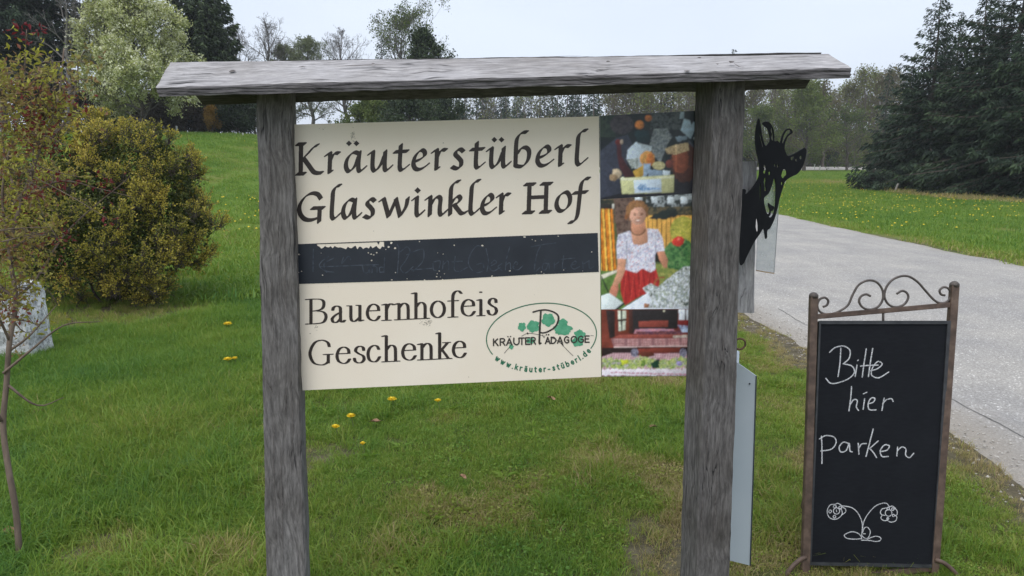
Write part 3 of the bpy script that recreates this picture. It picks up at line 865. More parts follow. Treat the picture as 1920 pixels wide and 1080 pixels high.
for k, (px, Y, tp, w, lb) in enumerate([(255, 52, 215, 60, "low dark evergreen undergrowth behind the blossoming tree's trunk"), (330, 53, 218, 60, "low dark evergreen undergrowth left of the copper shrub"), (80, 52, 190, 80, "dark evergreen undergrowth below the corner spruces")]):
    deciduous("shrub", lb, px, Y, tp, w, 190 + k, m_ivy, 4, 0.2, counts=(18, 6, 4, 3), start=0.02, tint0=0.1, cat='shrub', lspread=0.2)

# white marker stakes along the wood
m_stake = mat_noise("stake_paint", [(0.3, (0.42, 0.42, 0.40)), (0.7, (0.62, 0.62, 0.60))], 20, 0.8)
def stake(name, label, px, py0, py1, Y, w, lean=0.0, cat='stake', group=None, mat=None):
    b0 = at(px, py0, Y); X = b0[0]; z0 = float(gz(X, Y)); h = at(px, py1, Y)[2] - z0
    g = Geo()
    P = np.array([[X, Y, z0 - 0.2], [X + lean * h * 0.5, Y, z0 + h * 0.5], [X + lean * h, Y, z0 + h * 0.97], [X + lean * h, Y, z0 + h]])
    tube_geo(g, P, np.array([w, w, w, w * 0.6]), 6)
    o = g.build(name, mat or m_stake, loc=(X, Y, z0))
    return tag(o, label, cat, group)
stake("marker_stake", "white stake under the white blossoming tree", 332, 252, 236, 47.5, 0.06)
stake("marker_stake", "white stake beside the left sign post at the wood's edge", 456, 266, 249, 48.0, 0.05)
stake("marker_stake", "short white stake left of the copper shrub", 309, 250, 234, 50.0, 0.04)
m_grey_post = mat_noise("old_stake", [(0.3, (0.16, 0.15, 0.14)), (0.7, (0.34, 0.32, 0.30))], 12, 0.9)
stake("fence_stake", "leaning grey wooden stake in front of the right-hand spruce trunks", 1677, 362, 344, 45.0, 0.06, 0.35, mat=m_grey_post)
# road delineator and far road posts
m_delin = mat_noise("delineator_white", [(0.3, (0.60, 0.60, 0.58)), (0.7, (0.74, 0.74, 0.72))], 8, 0.6)
stake("delineator_post", "white road marker post right of the goat's jaw", 1471, 358, 333, 60.0, 0.07, cat='road post', mat=m_delin)
stake("delineator_post", "tall thin white post by the far road", 1527, 319, 308, 107, 0.06, cat='road post', mat=m_delin)
stake("delineator_post", "shorter white post by the far road, right of the thin one", 1537, 319, 311, 107, 0.09, cat='road post', mat=m_delin)

# far wood across the road: one mass
g_t, g_l, g_s = Geo(), Geo(), Geo()
rgw = np.random.default_rng(300)
for k in range(124):
    px = 850 + (k % 62) * 13.7 + rgw.uniform(-10, 10)
    Y = rgw.uniform(116, 150)
    tp = np.interp(px, [850, 1000, 1300, 1420, 1560, 1620, 1700], [150, 150, 140, 150, 142, 128, 120]) + rgw.uniform(-8, 34)
    base = tree_base(px, Y); H = top_h(px, tp, Y, base)
    if (px < 1120 and rgw.uniform() < 0.75) or rgw.uniform() < 0.10:
        tr, br, sp = spruce_arrays(rgw, base, H, rgw.uniform(1.9, 2.9), per_m=8, spray=0.6, dens=7, start=0.05)
        segs_geo(g_t, *tr, k=5)
        leaves_geo(g_s, rgw, sp[0], sp[2], sp[3], aspect=0.36, D=sp[1], fold=0.05)
    else:
        lv, pts, dirs = skeleton(rgw, base, H, rgw.uniform(3.0, 4.6), 0.2, (13, 5, 4, 2), rgw.uniform(0.08, 0.3), 0.9, 0.8, 0.026)
        for i, l in enumerate(lv): segs_geo(g_t, *l, k=5 if i == 0 else (3 if i == 1 else 1))
        if rgw.uniform() < 0.75:
            crown_leaves(g_l, rgw, pts, dirs, 1, 0.38, 0.4, rgw.uniform(0.0, 0.9))
for k in range(70):                         # undergrowth at the wood's foot
    px = 850 + k * 12.3 + rgw.uniform(-8, 8); Y = rgw.uniform(115, 128); base = tree_base(px, Y)
    lv, pts, dirs = skeleton(rgw, base, rgw.uniform(2.5, 6.5), rgw.uniform(1.8, 3.2), 0.06, (12, 5, 3), 0.03, 0.5, 0.5, 0.02)
    for i, l in enumerate(lv): segs_geo(g_t, *l, k=3 if i < 2 else 1)
    crown_leaves(g_l, rgw, pts, dirs, 2, 0.34, 0.35, rgw.uniform(0.0, 0.7))
wood = empty("far_wood", tuple(tree_base(1300, 120)), "grey-brown leafless wood with dark spruces along the far road", "wood")
wood['kind'] = 'stuff'
for g, nm, mt in ((g_t, "trunks_and_twigs", mat_noise("far_twigs", [(0.3, (0.095, 0.076, 0.066)), (0.7, (0.165, 0.138, 0.118))], 0.4, 0.95)), (g_l, "young_foliage", mat_leaf("far_bud", [(0.0, (0.125, 0.105, 0.058)), (0.5, (0.15, 0.155, 0.055)), (1.0, (0.20, 0.24, 0.07))], 0.8, 0.3)), (g_s, "spruce_foliage", m_spruce)):
    oo = g.build(nm, mt, wood, tint=True); oo['kind'] = 'stuff'

# dry grass verge under the right spruces
X = rng.uniform(18, 34, 2600); Y = rng.uniform(33, 52, 2600)
vx = np.interp(Y, [33, 38, 44, 50], [23.6, 22.6, 22.9, 23.6]) + 0.45 * fbm(Y * 0.8, Y * 0, 66, 3)
keep = np.abs(X - vx - 0.5) < 0.75
X, Y = X[keep], Y[keep]
scatter("dry_verge", X, Y, rng.integers(7, 9, len(X)), rng.uniform(1.2, 2.4, len(X)), rng.uniform(-0.05, 0.10, len(X)), "strip of pale dry grass at the foot of the right-hand spruces", "dry grass")

# loose grit along the near edge of the road
n_ = 1700
gy_ = rng.uniform(2.6, 11, n_); gx_ = np.interp(gy_, ry, road_l) + rng.normal(size=n_) * 0.16 + 0.04
gr_ = rng.uniform(0.003, 0.010, n_) * rng.choice([0.7, 1.0, 1.5], n_)
zz = np.where(gx_ > np.interp(gy_, ry, road_l), road_z(gx_, gy_), gz(gx_, gy_)) + gr_ * 0.25
oc = np.array([[1, 0, 0], [-1, 0, 0], [0, 1, 0], [0, -1, 0], [0, 0, 0.7], [0, 0, -0.7]])
Vg = np.stack([gx_, gy_, zz], 1)[:, None] + oc[None] * gr_[:, None, None] * rng.uniform(0.6, 1.2, (n_, 6, 1))
of = np.array([[0, 2, 4], [2, 1, 4], [1, 3, 4], [3, 0, 4], [2, 0, 5], [1, 2, 5], [3, 1, 5], [0, 3, 5]])
g = Geo(); g.add(Vg.reshape(-1, 3), (np.arange(n_)[:, None, None] * 6 + of[None]).reshape(-1, 3))
tag(g.build("road_grit", mat_noise("grit_stone", [(0.3, (0.20, 0.18, 0.15)), (0.5, (0.36, 0.34, 0.31)), (0.75, (0.62, 0.60, 0.56))], 40, 0.9)), "loose pale grit scattered along the near road edge", "gravel", kind='stuff')

# ------------------------------------------------------------------ golden bush, red shrub, stone
m_gold = mat_leaf("golden_leaf", [(0.0, (0.035, 0.055, 0.016)), (0.3, (0.16, 0.175, 0.030)), (0.6, (0.38, 0.34, 0.055)), (1.0, (0.60, 0.47, 0.09))], 0.5, 0.3)
rg = np.random.default_rng(500)
bz = float(gz(*BUSH))
bush = empty("golden_bush", (BUSH[0], BUSH[1], bz), "large rounded golden-leaved bush on the lawn left of the sign", "bush")
blobs = []     # (px, py, radius px, depth)
for px, py, r, Y in [(215, 400, 165, 9.3), (130, 380, 150, 9.2), (300, 420, 95, 9.0), (250, 310, 85, 9.0), (160, 285, 62, 9.3), (330, 350, 60, 9.0), (350, 440, 58, 9.1), (250, 480, 95, 8.6), (120, 480, 90, 8.7), (180, 250, 30, 9.2), (290, 275, 42, 9.2), (355, 315, 26, 9.1), (385, 420, 26, 9.1), (60, 400, 110, 9.0), (180, 430, 120, 8.5)]:
    c = at(px, py, Y); blobs.append((c, r / F * Y))
C_ = np.array([b[0] for b in blobs]); R_ = np.array([b[1] for b in blobs]) * 0.945
w_ = R_ ** 2 / np.sum(R_ ** 2)
nc_ = 820                                     # billows of the bush
bi = rg.choice(len(blobs), nc_, p=w_)
D = unit(rg.normal(size=(nc_, 3)))
P = C_[bi] + D * (R_[bi] * (0.86 + 0.22 * fbm(D[:, 0] * 4 + bi, D[:, 2] * 4 + D[:, 1] * 3, 71, 3)))[:, None]
# drop the shoots buried deep in another blob
dist = np.min(np.linalg.norm(P[:, None] - C_[None], axis=2) / R_[None], axis=1)
gnd = gz(P[:, 0], P[:, 1])
keep = (dist > 0.80) & (P[:, 2] > gnd + 0.12)
P, D = P[keep], D[keep]
per_c = 20
ns = len(P) * per_c
cr = np.repeat(rg.uniform(0.07, 0.17, len(P)), per_c)
clump_t = np.repeat(rg.normal(size=len(P)) * 0.10, per_c)
Pc = np.repeat(P, per_c, 0); Dc = np.repeat(D, per_c, 0)
Ds = unit(rg.normal(size=(ns, 3)) + Dc * 0.9 + np.array([0, 0, 0.35]))
P = Pc + Ds * (cr * rg.uniform(0.55, 1.0, ns))[:, None]; D = Ds
D = unit(D + np.array([0, 0, 0.7]) + rg.normal(size=D.shape) * 0.35)
Ls = rg.uniform(0.05, 0.11, ns)
Ls *= 1 + (rg.uniform(0, 1, ns) > 0.96) * 0.7
g = Geo(); segs_geo(g, P - D * 0.12, P + D * Ls[:, None], np.full(ns, 0.004), np.full(ns, 0.002), 3)
# main stems inside
BUSH3 = np.array([C_[:, 0].mean(), C_[:, 1].mean() + 0.1, bz + 0.8])
for k in range(16):
    c = C_[rg.integers(len(C_))]; a = np.array([BUSH[0] + rg.normal() * 0.25, BUSH[1] + rg.normal() * 0.2, bz - 0.1])
    c = BUSH3 + (c - BUSH3) * 0.6
    mid = (a + c) / 2 + rg.normal(size=3) * 0.06
    tube_geo(g, catmull([a, mid, c], 0.1), 0.016, 5)
g.build("stem_frame", m_bark, bush)
g = Geo()
per = 8
tt = np.tile(np.linspace(0.0, 1.0, per), ns); si = np.repeat(np.arange(ns), per)
LP = P[si] + D[si] * (Ls[si] * (tt * 1.15 - 0.25))[:, None]
az = np.tile(np.arange(per) * 2.4, ns) + np.repeat(rg.uniform(0, 6.28, ns), per)
A1 = unit(np.cross(D, np.array([0.3, 0.2, 1.0]) + rg.normal(size=D.shape) * 0.1)); A2 = np.cross(D, A1)
LD = A1[si] * np.cos(az)[:, None] + A2[si] * np.sin(az)[:, None] + D[si] * (0.25 + 0.9 * tt)[:, None]
patch = fbm(P[:, 0] * 2.2 + P[:, 1], P[:, 2] * 2.2, 77, 3)
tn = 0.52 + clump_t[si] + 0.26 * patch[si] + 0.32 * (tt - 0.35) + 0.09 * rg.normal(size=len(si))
leaves_geo(g, rg, LP, rg.uniform(0.022, 0.038, len(si)), np.clip(tn, 0, 1), aspect=0.62, D=LD)
# inner leaves, darker than the outer ones
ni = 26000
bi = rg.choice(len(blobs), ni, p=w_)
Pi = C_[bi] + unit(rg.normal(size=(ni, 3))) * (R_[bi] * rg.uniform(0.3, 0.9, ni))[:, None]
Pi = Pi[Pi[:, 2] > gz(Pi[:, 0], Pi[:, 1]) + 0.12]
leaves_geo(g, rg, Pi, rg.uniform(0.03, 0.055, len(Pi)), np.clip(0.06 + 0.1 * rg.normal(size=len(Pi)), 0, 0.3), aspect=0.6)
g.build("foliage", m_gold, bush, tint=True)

# red-leaved young maple in the left foreground
m_stem = mat_noise("maple_stem", [(0.3, (0.085, 0.062, 0.046)), (0.7, (0.20, 0.15, 0.115))], 30, 0.85, 0.3, (1, 1, 0.3))
m_maple = mat_leaf("maple_leaf", [(0.0, (0.16, 0.018, 0.026)), (0.3, (0.23, 0.05, 0.045)), (0.45, (0.25, 0.15, 0.07)), (0.62, (0.28, 0.24, 0.075)), (0.8, (0.30, 0.29, 0.055)), (1.0, (0.38, 0.38, 0.045))], 0.55, 0.35)
mb = at(38, 1100, 2.88); mbz = float(gz(mb[0], mb[1]))
maple = empty("young_maple", (mb[0], mb[1], mbz), "slender young maple with red and olive budding leaves at left edge", "small tree")
g = Geo()
def pxpath(pts, step=0.03):
    return catmull([at(*p) for p in pts], step)
main = pxpath([(36, 1125, 2.88), (37, 1060, 2.88), (30, 960, 2.9), (16, 880, 2.92), (6, 800, 2.95), (12, 720, 2.98), (18, 640, 3.0), (30, 560, 3.05), (18, 470, 3.1), (40, 380, 3.15), (75, 280, 3.2), (110, 180, 3.3), (120, 90, 3.35)])
main[0][2] = mbz - 0.1
tube_geo(g, main, np.interp(np.linspace(0, 1, len(main)), [0, 0.5, 1], [0.0135, 0.010, 0.003]), 8)
subs = [[(18, 640, 3.0), (-15, 560, 2.9), (-40, 440, 2.8)], [(30, 560, 3.05), (70, 520, 3.15), (130, 430, 3.3), (245, 330, 3.4)],
        [(6, 700, 2.97), (60, 655, 3.0), (120, 610, 3.05), (188, 603, 3.1)], [(14, 660, 3.0), (55, 630, 3.0), (108, 570, 3.05)],
        [(18, 470, 3.1), (5, 350, 3.1), (40, 200, 3.15), (50, 55, 3.2)], [(40, 380, 3.15), (110, 340, 3.3), (190, 355, 3.4), (250, 370, 3.4)],
        [(75, 280, 3.2), (130, 215, 3.3), (150, 110, 3.4), (172, 92, 3.4)], [(75, 280, 3.2), (110, 240, 3.3), (150, 205, 3.4), (165, 172, 3.4)],
        [(40, 380, 3.15), (10, 300, 3.2), (0, 180, 3.25)], [(110, 180, 3.3), (140, 152, 3.35), (172, 150, 3.4)],
        [(18, 470, 3.1), (70, 440, 3.2), (120, 450, 3.3)], [(30, 560, 3.05), (-20, 520, 3.1), (-30, 480, 3.1)],
        [(75, 280, 3.2), (60, 200, 3.2), (70, 130, 3.2), (100, 105, 3.25)], [(40, 380, 3.15), (60, 330, 3.1), (65, 260, 3.1), (90, 190, 3.2)], [(3, 790, 2.94), (-20, 740, 2.9), (-40, 700, 2.9)],
        [(12, 720, 2.98), (70, 760, 3.0), (120, 745, 3.05)]]
rgm = np.random.default_rng(511)
tips = []
for s in subs:
    p = pxpath(s)
    tube_geo(g, p, np.interp(np.linspace(0, 1, len(p)), [0, 1], [0.0065, 0.0015]), 5)
    tips.append(p)
# clusters: (px,py,radius px,count,tint)
cl = [(50, 62, 20, 34, 0.08), (55, 92, 24, 36, 0.9), (115, 205, 22, 26, 0.88), (140, 195, 24, 26, 0.18), (65, 235, 22, 40, 0.12), (62, 262, 18, 26, 0.1), (65, 322, 26, 40, 0.08), (105, 282, 14, 16, 0.12), (110, 348, 22, 34, 0.1), (190, 355, 22, 30, 0.14), (130, 442, 15, 18, 0.15), (205, 412, 12, 12, 0.2), (105, 178, 30, 30, 0.4), (85, 612, 26, 30, 0.95), (30, 655, 22, 22, 0.5), (105, 245, 16, 16, 0.2)]
for k in range(250):
    px = abs(rgm.normal()) * 80 - 15; py = rgm.uniform(115, 600)
    if px > 175 - max(0, (py - 380)) * 0.55: continue
    cl.append((px, py, rgm.uniform(14, 34), int(rgm.uniform(12, 24)), float(np.clip(rgm.normal(0.64, 0.18), 0.3, 1))))
for k in range(26):
    cl.append((rgm.uniform(0, 170), rgm.uniform(120, 190), rgm.uniform(14, 26), 9, float(np.clip(rgm.normal(0.7, 0.1), 0.3, 1))))
tp_all = np.vstack(tips + [main[len(main) // 3:]])
gl = Geo()
for px, py, r, n, t in cl:
    Y = 3.05 + rgm.uniform(-0.12, 0.35)
    c = at(px, py, Y)
    # a twig from the nearest branch
    j = np.argmin(np.linalg.norm(tp_all - c, axis=1))
    tw = catmull([tp_all[j], (tp_all[j] + c) / 2 + rgm.normal(size=3) * 0.02, c], 0.03)
    tube_geo(g, tw, np.linspace(0.0028, 0.001, len(tw)), 4)
    rr = r / F * Y
    Pn = c + rgm.normal(size=(n, 3)) * rr * 0.62
    leaves_geo(gl, rgm, Pn, rgm.uniform(0.016, 0.031, n), np.clip(t + rgm.normal(size=n) * 0.06, 0, 1), aspect=0.45, up=0.1)
g.build("stem", m_stem, maple, smooth_shade=True)
gl.build("leaf_clusters", m_maple, maple, tint=True)

# pale standing stone at the left edge
m_stone, nt, b, o_ = new_mat("lichen_stone")
v = coords(nt)
n1 = noise(nt, v, 9, 6, 0.7); n2 = noise(nt, v, 40, 5, 0.7)
vo = nt.nodes.new("ShaderNodeTexVoronoi"); vo.inputs['Scale'].default_value = 14; nt.links.new(v, vo.inputs[0])
c1 = ramp(nt, n1, [(0.30, (0.20, 0.205, 0.21)), (0.45, (0.46, 0.47, 0.48)), (0.62, (0.72, 0.73, 0.74))])
c2 = ramp(nt, n2, [(0.34, (0.30, 0.29, 0.27)), (0.5, (1, 1, 1)), (0.75, (1.15, 1.15, 1.15))])
nt.links.new(mixc(nt, 1.0, c1, c2, 'MULTIPLY'), b.inputs['Base Color']); b.inputs['Roughness'].default_value = 0.9
bump(nt, b, n1, 0.8, 0.03)
sY = 6.15
s0 = at(0, 690, sY); sz0 = float(gz(at(20, 690, sY)[0], sY))
outline = [(66, 690), (56, 640), (48, 590), (40, 560), (36, 535), (26, 528), (8, 545), (-18, 560), (-45, 575), (-70, 600), (-90, 640), (-100, 690)]
g = Geo(); rgs = np.random.default_rng(9)
U = np.array([at(x, y, sY) for x, y in outline]); U[0, 2] = U[-1, 2] = sz0 - 0.1
cx_ = U[:, 0].mean()
lay = [(-0.0, 0.62), (-0.02, 0.9), (0.06, 1.0), (0.2, 0.97), (0.3, 0.7)]
n_o = len(U); VV = []
for (dy, sc) in lay:
    L_ = U.copy(); L_[:, 0] = cx_ + (U[:, 0] - cx_) * (0.93 + 0.07 * sc); L_[:, 2] = sz0 + (U[:, 2] - sz0) * (0.80 + 0.2 * sc); L_[:, 1] = sY + dy
    L_ += rgs.normal(size=L_.shape) * 0.008; VV.append(L_)
V = np.vstack(VV); 
Fq = []
for a in range(len(lay) - 1):
    for j in range(n_o):
        k = (j + 1) % n_o; Fq.append([a * n_o + j, a * n_o + k, (a + 1) * n_o + k, (a + 1) * n_o + j])
g.add(V, Fq)
for a, flip in ((0, False), (len(lay) - 1, True)):
    cen = VV[a].mean(0) + np.array([0, -0.035 if a == 0 else 0.03, 0.05]); base_i = g.n
    tri = [[a * n_o + j, (a * n_o + (j + 1) % n_o), base_i] for j in range(n_o)]
    if not flip: tri = [t[::-1] for t in tri]
    g.V.append(cen[None]); g.T.append(np.array([0.5])); g.n += 1
    g.F.setdefault(3, []).append(np.array(tri))
stone = g.build("standing_stone", m_stone, loc=(cx_, sY, sz0))
bm = bmesh.new(); bm.from_mesh(stone.data)
bmesh.ops.subdivide_edges(bm, edges=bm.edges[:], cuts=3, use_grid_fill=True)
for v_ in bm.verts:
    x, y, z = v_.co; q = 0.02 * fbm(np.array([x * 7 + y * 3]), np.array([z * 7 - y * 4]), 33, 4)[0]
    v_.co += v_.normal * q
bmesh.ops.recalc_face_normals(bm, faces=bm.faces[:])
bm.to_mesh(stone.data); bm.free()
tag(stone, "pale lichen-spotted standing stone at the left edge below the maple", "stone")

# ------------------------------------------------------------------ the wooden sign stand
m_wood_post = mat_wood("weathered_post", 2, (0.215, 0.206, 0.202), (0.078, 0.073, 0.071), seed=1.0)
m_wood_post2 = mat_wood("weathered_post_dark", 2, (0.165, 0.157, 0.154), (0.056, 0.052, 0.051), seed=5.0)
m_wood_roof = mat_wood("weathered_roof", 0, (0.43, 0.42, 0.425), (0.24, 0.232, 0.235), seed=3.0)

def loft_beam(name, A, B, mat, parent, nseg=60, bev=0.006, rough=0.0025, seed=0, sub=3, edge_mat=None):
    """timber between two 4-corner end sections, edges eased and slightly uneven"""
    A = np.asarray(A, float); B = np.asarray(B, float)
    t = np.linspace(0, 1, nseg + 1)
    rings = []
    for tt_ in t:
        Q = A * (1 - tt_) + B * tt_
        ring = []
        for k in range(4):
            p, pn, pp = Q[k], Q[(k + 1) % 4], Q[(k - 1) % 4]
            d1 = unit(pn - p); d0 = unit(pp - p)
            ring.append(p + d0 * bev); ring.append(p + (d0 + d1) * bev * 0.3); ring.append(p + d1 * bev)
            L = np.linalg.norm(pn - p)
            for s in range(1, sub + 1): ring.append(p + d1 * (bev + (L - 2 * bev) * s / (sub + 1)))
        rings.append(ring)
    V = np.array(rings); n, k, _ = V.shape
    cen = V.mean(1, keepdims=True); rad = unit(V - cen)
    S = np.arange(n)[:, None] * np.linalg.norm((B - A).mean(0)) / nseg
    ang = np.arange(k)[None, :]
    q = rough * (fbm(S * 6 + seed * 7, ang * 0.9 + S * 0, seed + 3, 3) * 1.6 + fbm(S * 22, ang * 1.7 + S * 0, seed + 4, 2) * 0.7)
    V = V + rad * q[..., None]
    ax = unit((B - A).mean(0))
    V[0] += ax * (rough * fbm(np.arange(k) * 1.3, np.zeros(k), seed + 8, 2))[:, None]; V[-1] += ax * (rough * fbm(np.arange(k) * 1.3, np.ones(k) * 4, seed + 9, 2))[:, None]
    Vf = V.reshape(-1, 3)
    i = np.arange(n - 1)[:, None] * k; j = np.arange(k)[None, :]; j2 = (j + 1) % k
    Fq = np.stack([i + j, i + j2, i + k + j2, i + k + j], -1).reshape(-1, 4)
    Vf = np.vstack([Vf, V[0].mean(0), V[-1].mean(0)])
    jj = np.arange(k); jn = (jj + 1) % k
    tri = np.vstack([np.stack([jn, jj, np.full(k, n * k)], 1), np.stack([(n - 1) * k + jj, (n - 1) * k + jn, np.full(k, n * k + 1)], 1)])
    o = mesh_np(name, Vf, [Fq, tri], mat, parent)
    if edge_mat:                                  # the front edge, its shade painted in as darker wood
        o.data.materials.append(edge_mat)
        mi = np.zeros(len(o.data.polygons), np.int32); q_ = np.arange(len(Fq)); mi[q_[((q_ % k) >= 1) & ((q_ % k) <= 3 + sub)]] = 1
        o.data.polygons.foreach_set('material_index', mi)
    bm = bmesh.new(); bm.from_mesh(o.data); bmesh.ops.recalc_face_normals(bm, faces=bm.faces[:]); bm.to_mesh(o.data); bm.free()
    return o

YPL, YPR = 2.44, 2.36          # depth of the front faces of the two posts
sb = at(930, 1080, 2.45)
sign = empty("sign_stand", (0.0, 2.47, 0.0), "weathered grey timber sign stand with gabled roof, cream lettered board and photo panel", "sign")
def post(xl0, xr0, xl1, xr1, Y, dX, dY, mat, seed):
    """pixel x of the front face at y=190 and y=1080"""
    a0, b0 = at(xl0, 190, Y), at(xr0, 190, Y); a1, b1 = at(xl1, 1080, Y), at(xr1, 1080, Y)
    def ext(p, q, z): s = (z - p[2]) / (q[2] - p[2]); return p + (q - p) * s
    back = np.array([dX, dY, 0])
    zt = 1.885
    T = [ext(a0, a1, zt), ext(b0, b1, zt)]; Bm = [ext(a0, a1, -0.25), ext(b0, b1, -0.25)]
    return loft_beam("post", [Bm[0], Bm[1], Bm[1] + back, Bm[0] + back], [T[0], T[1], T[1] + back, T[0] + back], mat, sign, 70, 0.007, 0.0028, seed, 4)
post(481, 546, 499, 574, YPL, -0.018, 0.12, m_wood_post, 1)
post(1337, 1398, 1305, 1369, YPR, -0.026, 0.13, m_wood_post2, 2)

# roof boards: front slope, back slope
YL, YR = 2.335, 2.265          # front eave depth left/right end
dR, dB = 0.145, 0.29           # ridge and back eave further back
eL_t, eL_b = at(293, 164, YL), at(298, 182, YL)
eR_t, eR_b = at(1597, 127, YR), at(1594, 147, YR)
rL, rR = at(321, 116, YL + dR), at(1552, 101, YR + dR)
def board_end(e_t, e_b, r, th):
    """4 corners of a roof plank's end: eave top, eave bottom, ridge bottom, ridge top"""
    return [e_t, e_b, r + np.array([0, 0.0, -th * 1.15]), r]
loft_beam("roof_board", board_end(eL_t, eL_b, rL, 0.032), board_end(eR_t, eR_b, rR, 0.032), m_wood_roof, sign, 110, 0.004, 0.0032, 4, 5, mat_wood("shaded_edge", 0, (0.15, 0.143, 0.148), (0.06, 0.057, 0.060), seed=6.0))  # eave edge wood darkened to stand for shade
def mirror_end(e_t, e_b, r, lift, shift=0.0):
    off = 2 * (r - e_t) * np.array([0, 1, 0]); 
    et, eb = e_t + off, e_b + off
    rr = r + np.array([0, 0.003, lift])
    et = et + np.array([shift, 0, 0]); eb = eb + np.array([shift, 0, 0]); rr = rr + np.array([shift, 0, 0])
    return [et, eb, rr + np.array([0, 0.012, -0.036]), rr]
loft_beam("roof_board", mirror_end(eL_t, eL_b, rL, 0.000, 0.015), mirror_end(eR_t, eR_b, rR, 0.006, -0.02), mat_wood("weathered_roof_shaded", 0, (0.13, 0.122, 0.12), (0.055, 0.052, 0.050), seed=9.0), sign, 90, 0.004, 0.003, 6, 4)  # back board coloured darker for the shade under the roof

# knots and nail heads on the front roof plank
m_knot = mat_noise("knot_wood", [(0.3, (0.035, 0.03, 0.028)), (0.6, (0.13, 0.115, 0.11))], 70, 0.9)
def on_roof(px, py):
    e1 = rL - eL_t; e2 = eR_t - eL_t; n = np.cross(e2, e1); n /= np.linalg.norm(n)
    if n[2] < 0: n = -n
    return on_plane(px, py, eL_t, n) + n * 0.0035, n, unit(e2)
for px, py, rx, ry_ in [(1371, 118, 0.008, 0.006), (1311, 110, 0.006, 0.004), (1288, 135, 0.009, 0.004), (1345, 122, 0.004, 0.003), (436, 135, 0.010, 0.007), (700, 121, 0.006, 0.003), (1140, 117, 0.006, 0.004)]:
    p, n, u = on_roof(px, py); w = np.cross(n, u)
    a = np.linspace(0, 2 * np.pi, 14, endpoint=False)
    rr = 1 + 0.2 * np.sin(a * 3 + px)
    Vk = np.vstack([p + (np.cos(a) * rx * rr)[:, None] * u + (np.sin(a) * ry_ * rr)[:, None] * w, p + n * 0.0015])
    g = Geo(); g.add(Vk, [[i, (i + 1) % 14, 14] for i in range(14)])
    o = g.build("knot", m_knot, sign)
# long weather cracks in the front plank
for pts, wd in [([(632, 127), (655, 125), (690, 124), (735, 122)], 0.0028), ([(560, 127), (575, 126)], 0.003), ([(1376, 121), (1386, 127), (1396, 128)], 0.002), ([(940, 111), (1040, 108), (1090, 106)], 0.0014), ([(330, 131), (370, 128), (395, 129)], 0.0014), ([(1450, 111), (1500, 108), (1540, 110)], 0.0016)]:
    q = catmull([on_roof(*p)[0] for p in pts], 0.01); n = on_roof(*pts[0])[1]
    tv = unit(np.gradient(q, axis=0)); sd = np.cross(n, tv)
    wv = wd * np.sin(np.linspace(0.15, math.pi - 0.15, len(q)))[:, None]
    Vk = np.vstack([q - sd * wv, q + sd * wv]); k = len(q); i = np.arange(k - 1)
    g = Geo(); g.add(Vk, np.stack([i, i + 1, i + k + 1, i + k], 1)); g.build("wood_crack", m_knot, sign)
# diagonal check in the left post
q = catmull([at(493, 702, YPL - 0.006), at(500, 715, YPL - 0.006), at(508, 728, YPL - 0.006), at(514, 741, YPL - 0.006)], 0.006)
wv = 0.0022 * np.sin(np.linspace(0.1, math.pi - 0.1, len(q)))[:, None]
k = len(q); i = np.arange(k - 1); g = Geo(); g.add(np.vstack([q - np.array([1, 0, 0]) * wv, q + np.array([1, 0, 0]) * wv]), np.stack([i, i + 1, i + k + 1, i + k], 1)); g.build("wood_crack", m_knot, sign)
for x, y0, y1 in [(527, 205, 330), (505, 230, 420), (520, 330, 600), (540, 215, 300), (512, 770, 960), (533, 420, 640), (508, 480, 660), (545, 640, 900), (526, 820, 1060), (536, 700, 800)]:
    ys = np.linspace(y0, y1, 14); xs = x + (ys - y0) * 0.022 + np.random.default_rng(x).normal(size=14) * 0.8
    q = np.array([at(a, b_, YPL - 0.0045) for a, b_ in zip(xs, ys)]); wv = 0.0011 * np.sin(np.linspace(0.1, math.pi - 0.1, len(q)))[:, None]
    k = len(q); i = np.arange(k - 1); g = Geo(); g.add(np.vstack([q - np.array([1, 0, 0]) * wv, q + np.array([1, 0, 0]) * wv]), np.stack([i, i + 1, i + k + 1, i + k], 1)); g.build("wood_crack", m_knot, sign)

# panels hang between the posts
PN = np.array([0.0, -1.0, 0.0]); P0 = np.array([0.0, 2.49, 0.0])
def slab(name, corners_px, mat, parent, p0, n, th):
    """flat board with thickness; corners as pixels on a plane, TL TR BR BL"""
    Q = on_plane_v(corners_px, p0, n); bk = Q - n * th
    g = Geo(); g.add(np.vstack([Q, bk]), [[3, 2, 1, 0], [4, 5, 6, 7], [0, 1, 5, 4], [1, 2, 6, 5], [2, 3, 7, 6], [3, 0, 4, 7]])
    o = g.build(name, mat, parent)
    bm = bmesh.new(); bm.from_mesh(o.data); bmesh.ops.recalc_face_normals(bm, faces=bm.faces[:]); bm.to_mesh(o.data); bm.free()
    return o
m_cream, nt, b, o_ = new_mat("cream_board")
v = coords(nt)
n1 = noise(nt, v, 2.2, 5, 0.6); n2 = noise(nt, v, 45, 4, 0.7); n3 = noise(nt, v, 7, 4, 0.6)
c = ramp(nt, n1, [(0.3, (0.84, 0.745, 0.62)), (0.7, (0.88, 0.80, 0.69))])
dirt = ramp(nt, n2, [(0.70, (1, 1, 1)), (0.78, (0.72, 0.68, 0.6))])
gate = ramp(nt, n3, [(0.55, (0, 0, 0)), (0.72, (1, 1, 1))])
c = mixc(nt, gate, c, mixc(nt, 1.0, c, dirt, 'MULTIPLY'))
nt.links.new(c, b.inputs['Base Color']); b.inputs['Roughness'].default_value = 0.75; b.inputs['Specular IOR Level'].default_value = 0.2
board = slab("sign_board", [(549, 233.5), (1123, 218), (1127, 706.5), (566, 732)], m_cream, sign, P0, PN, 0.006)
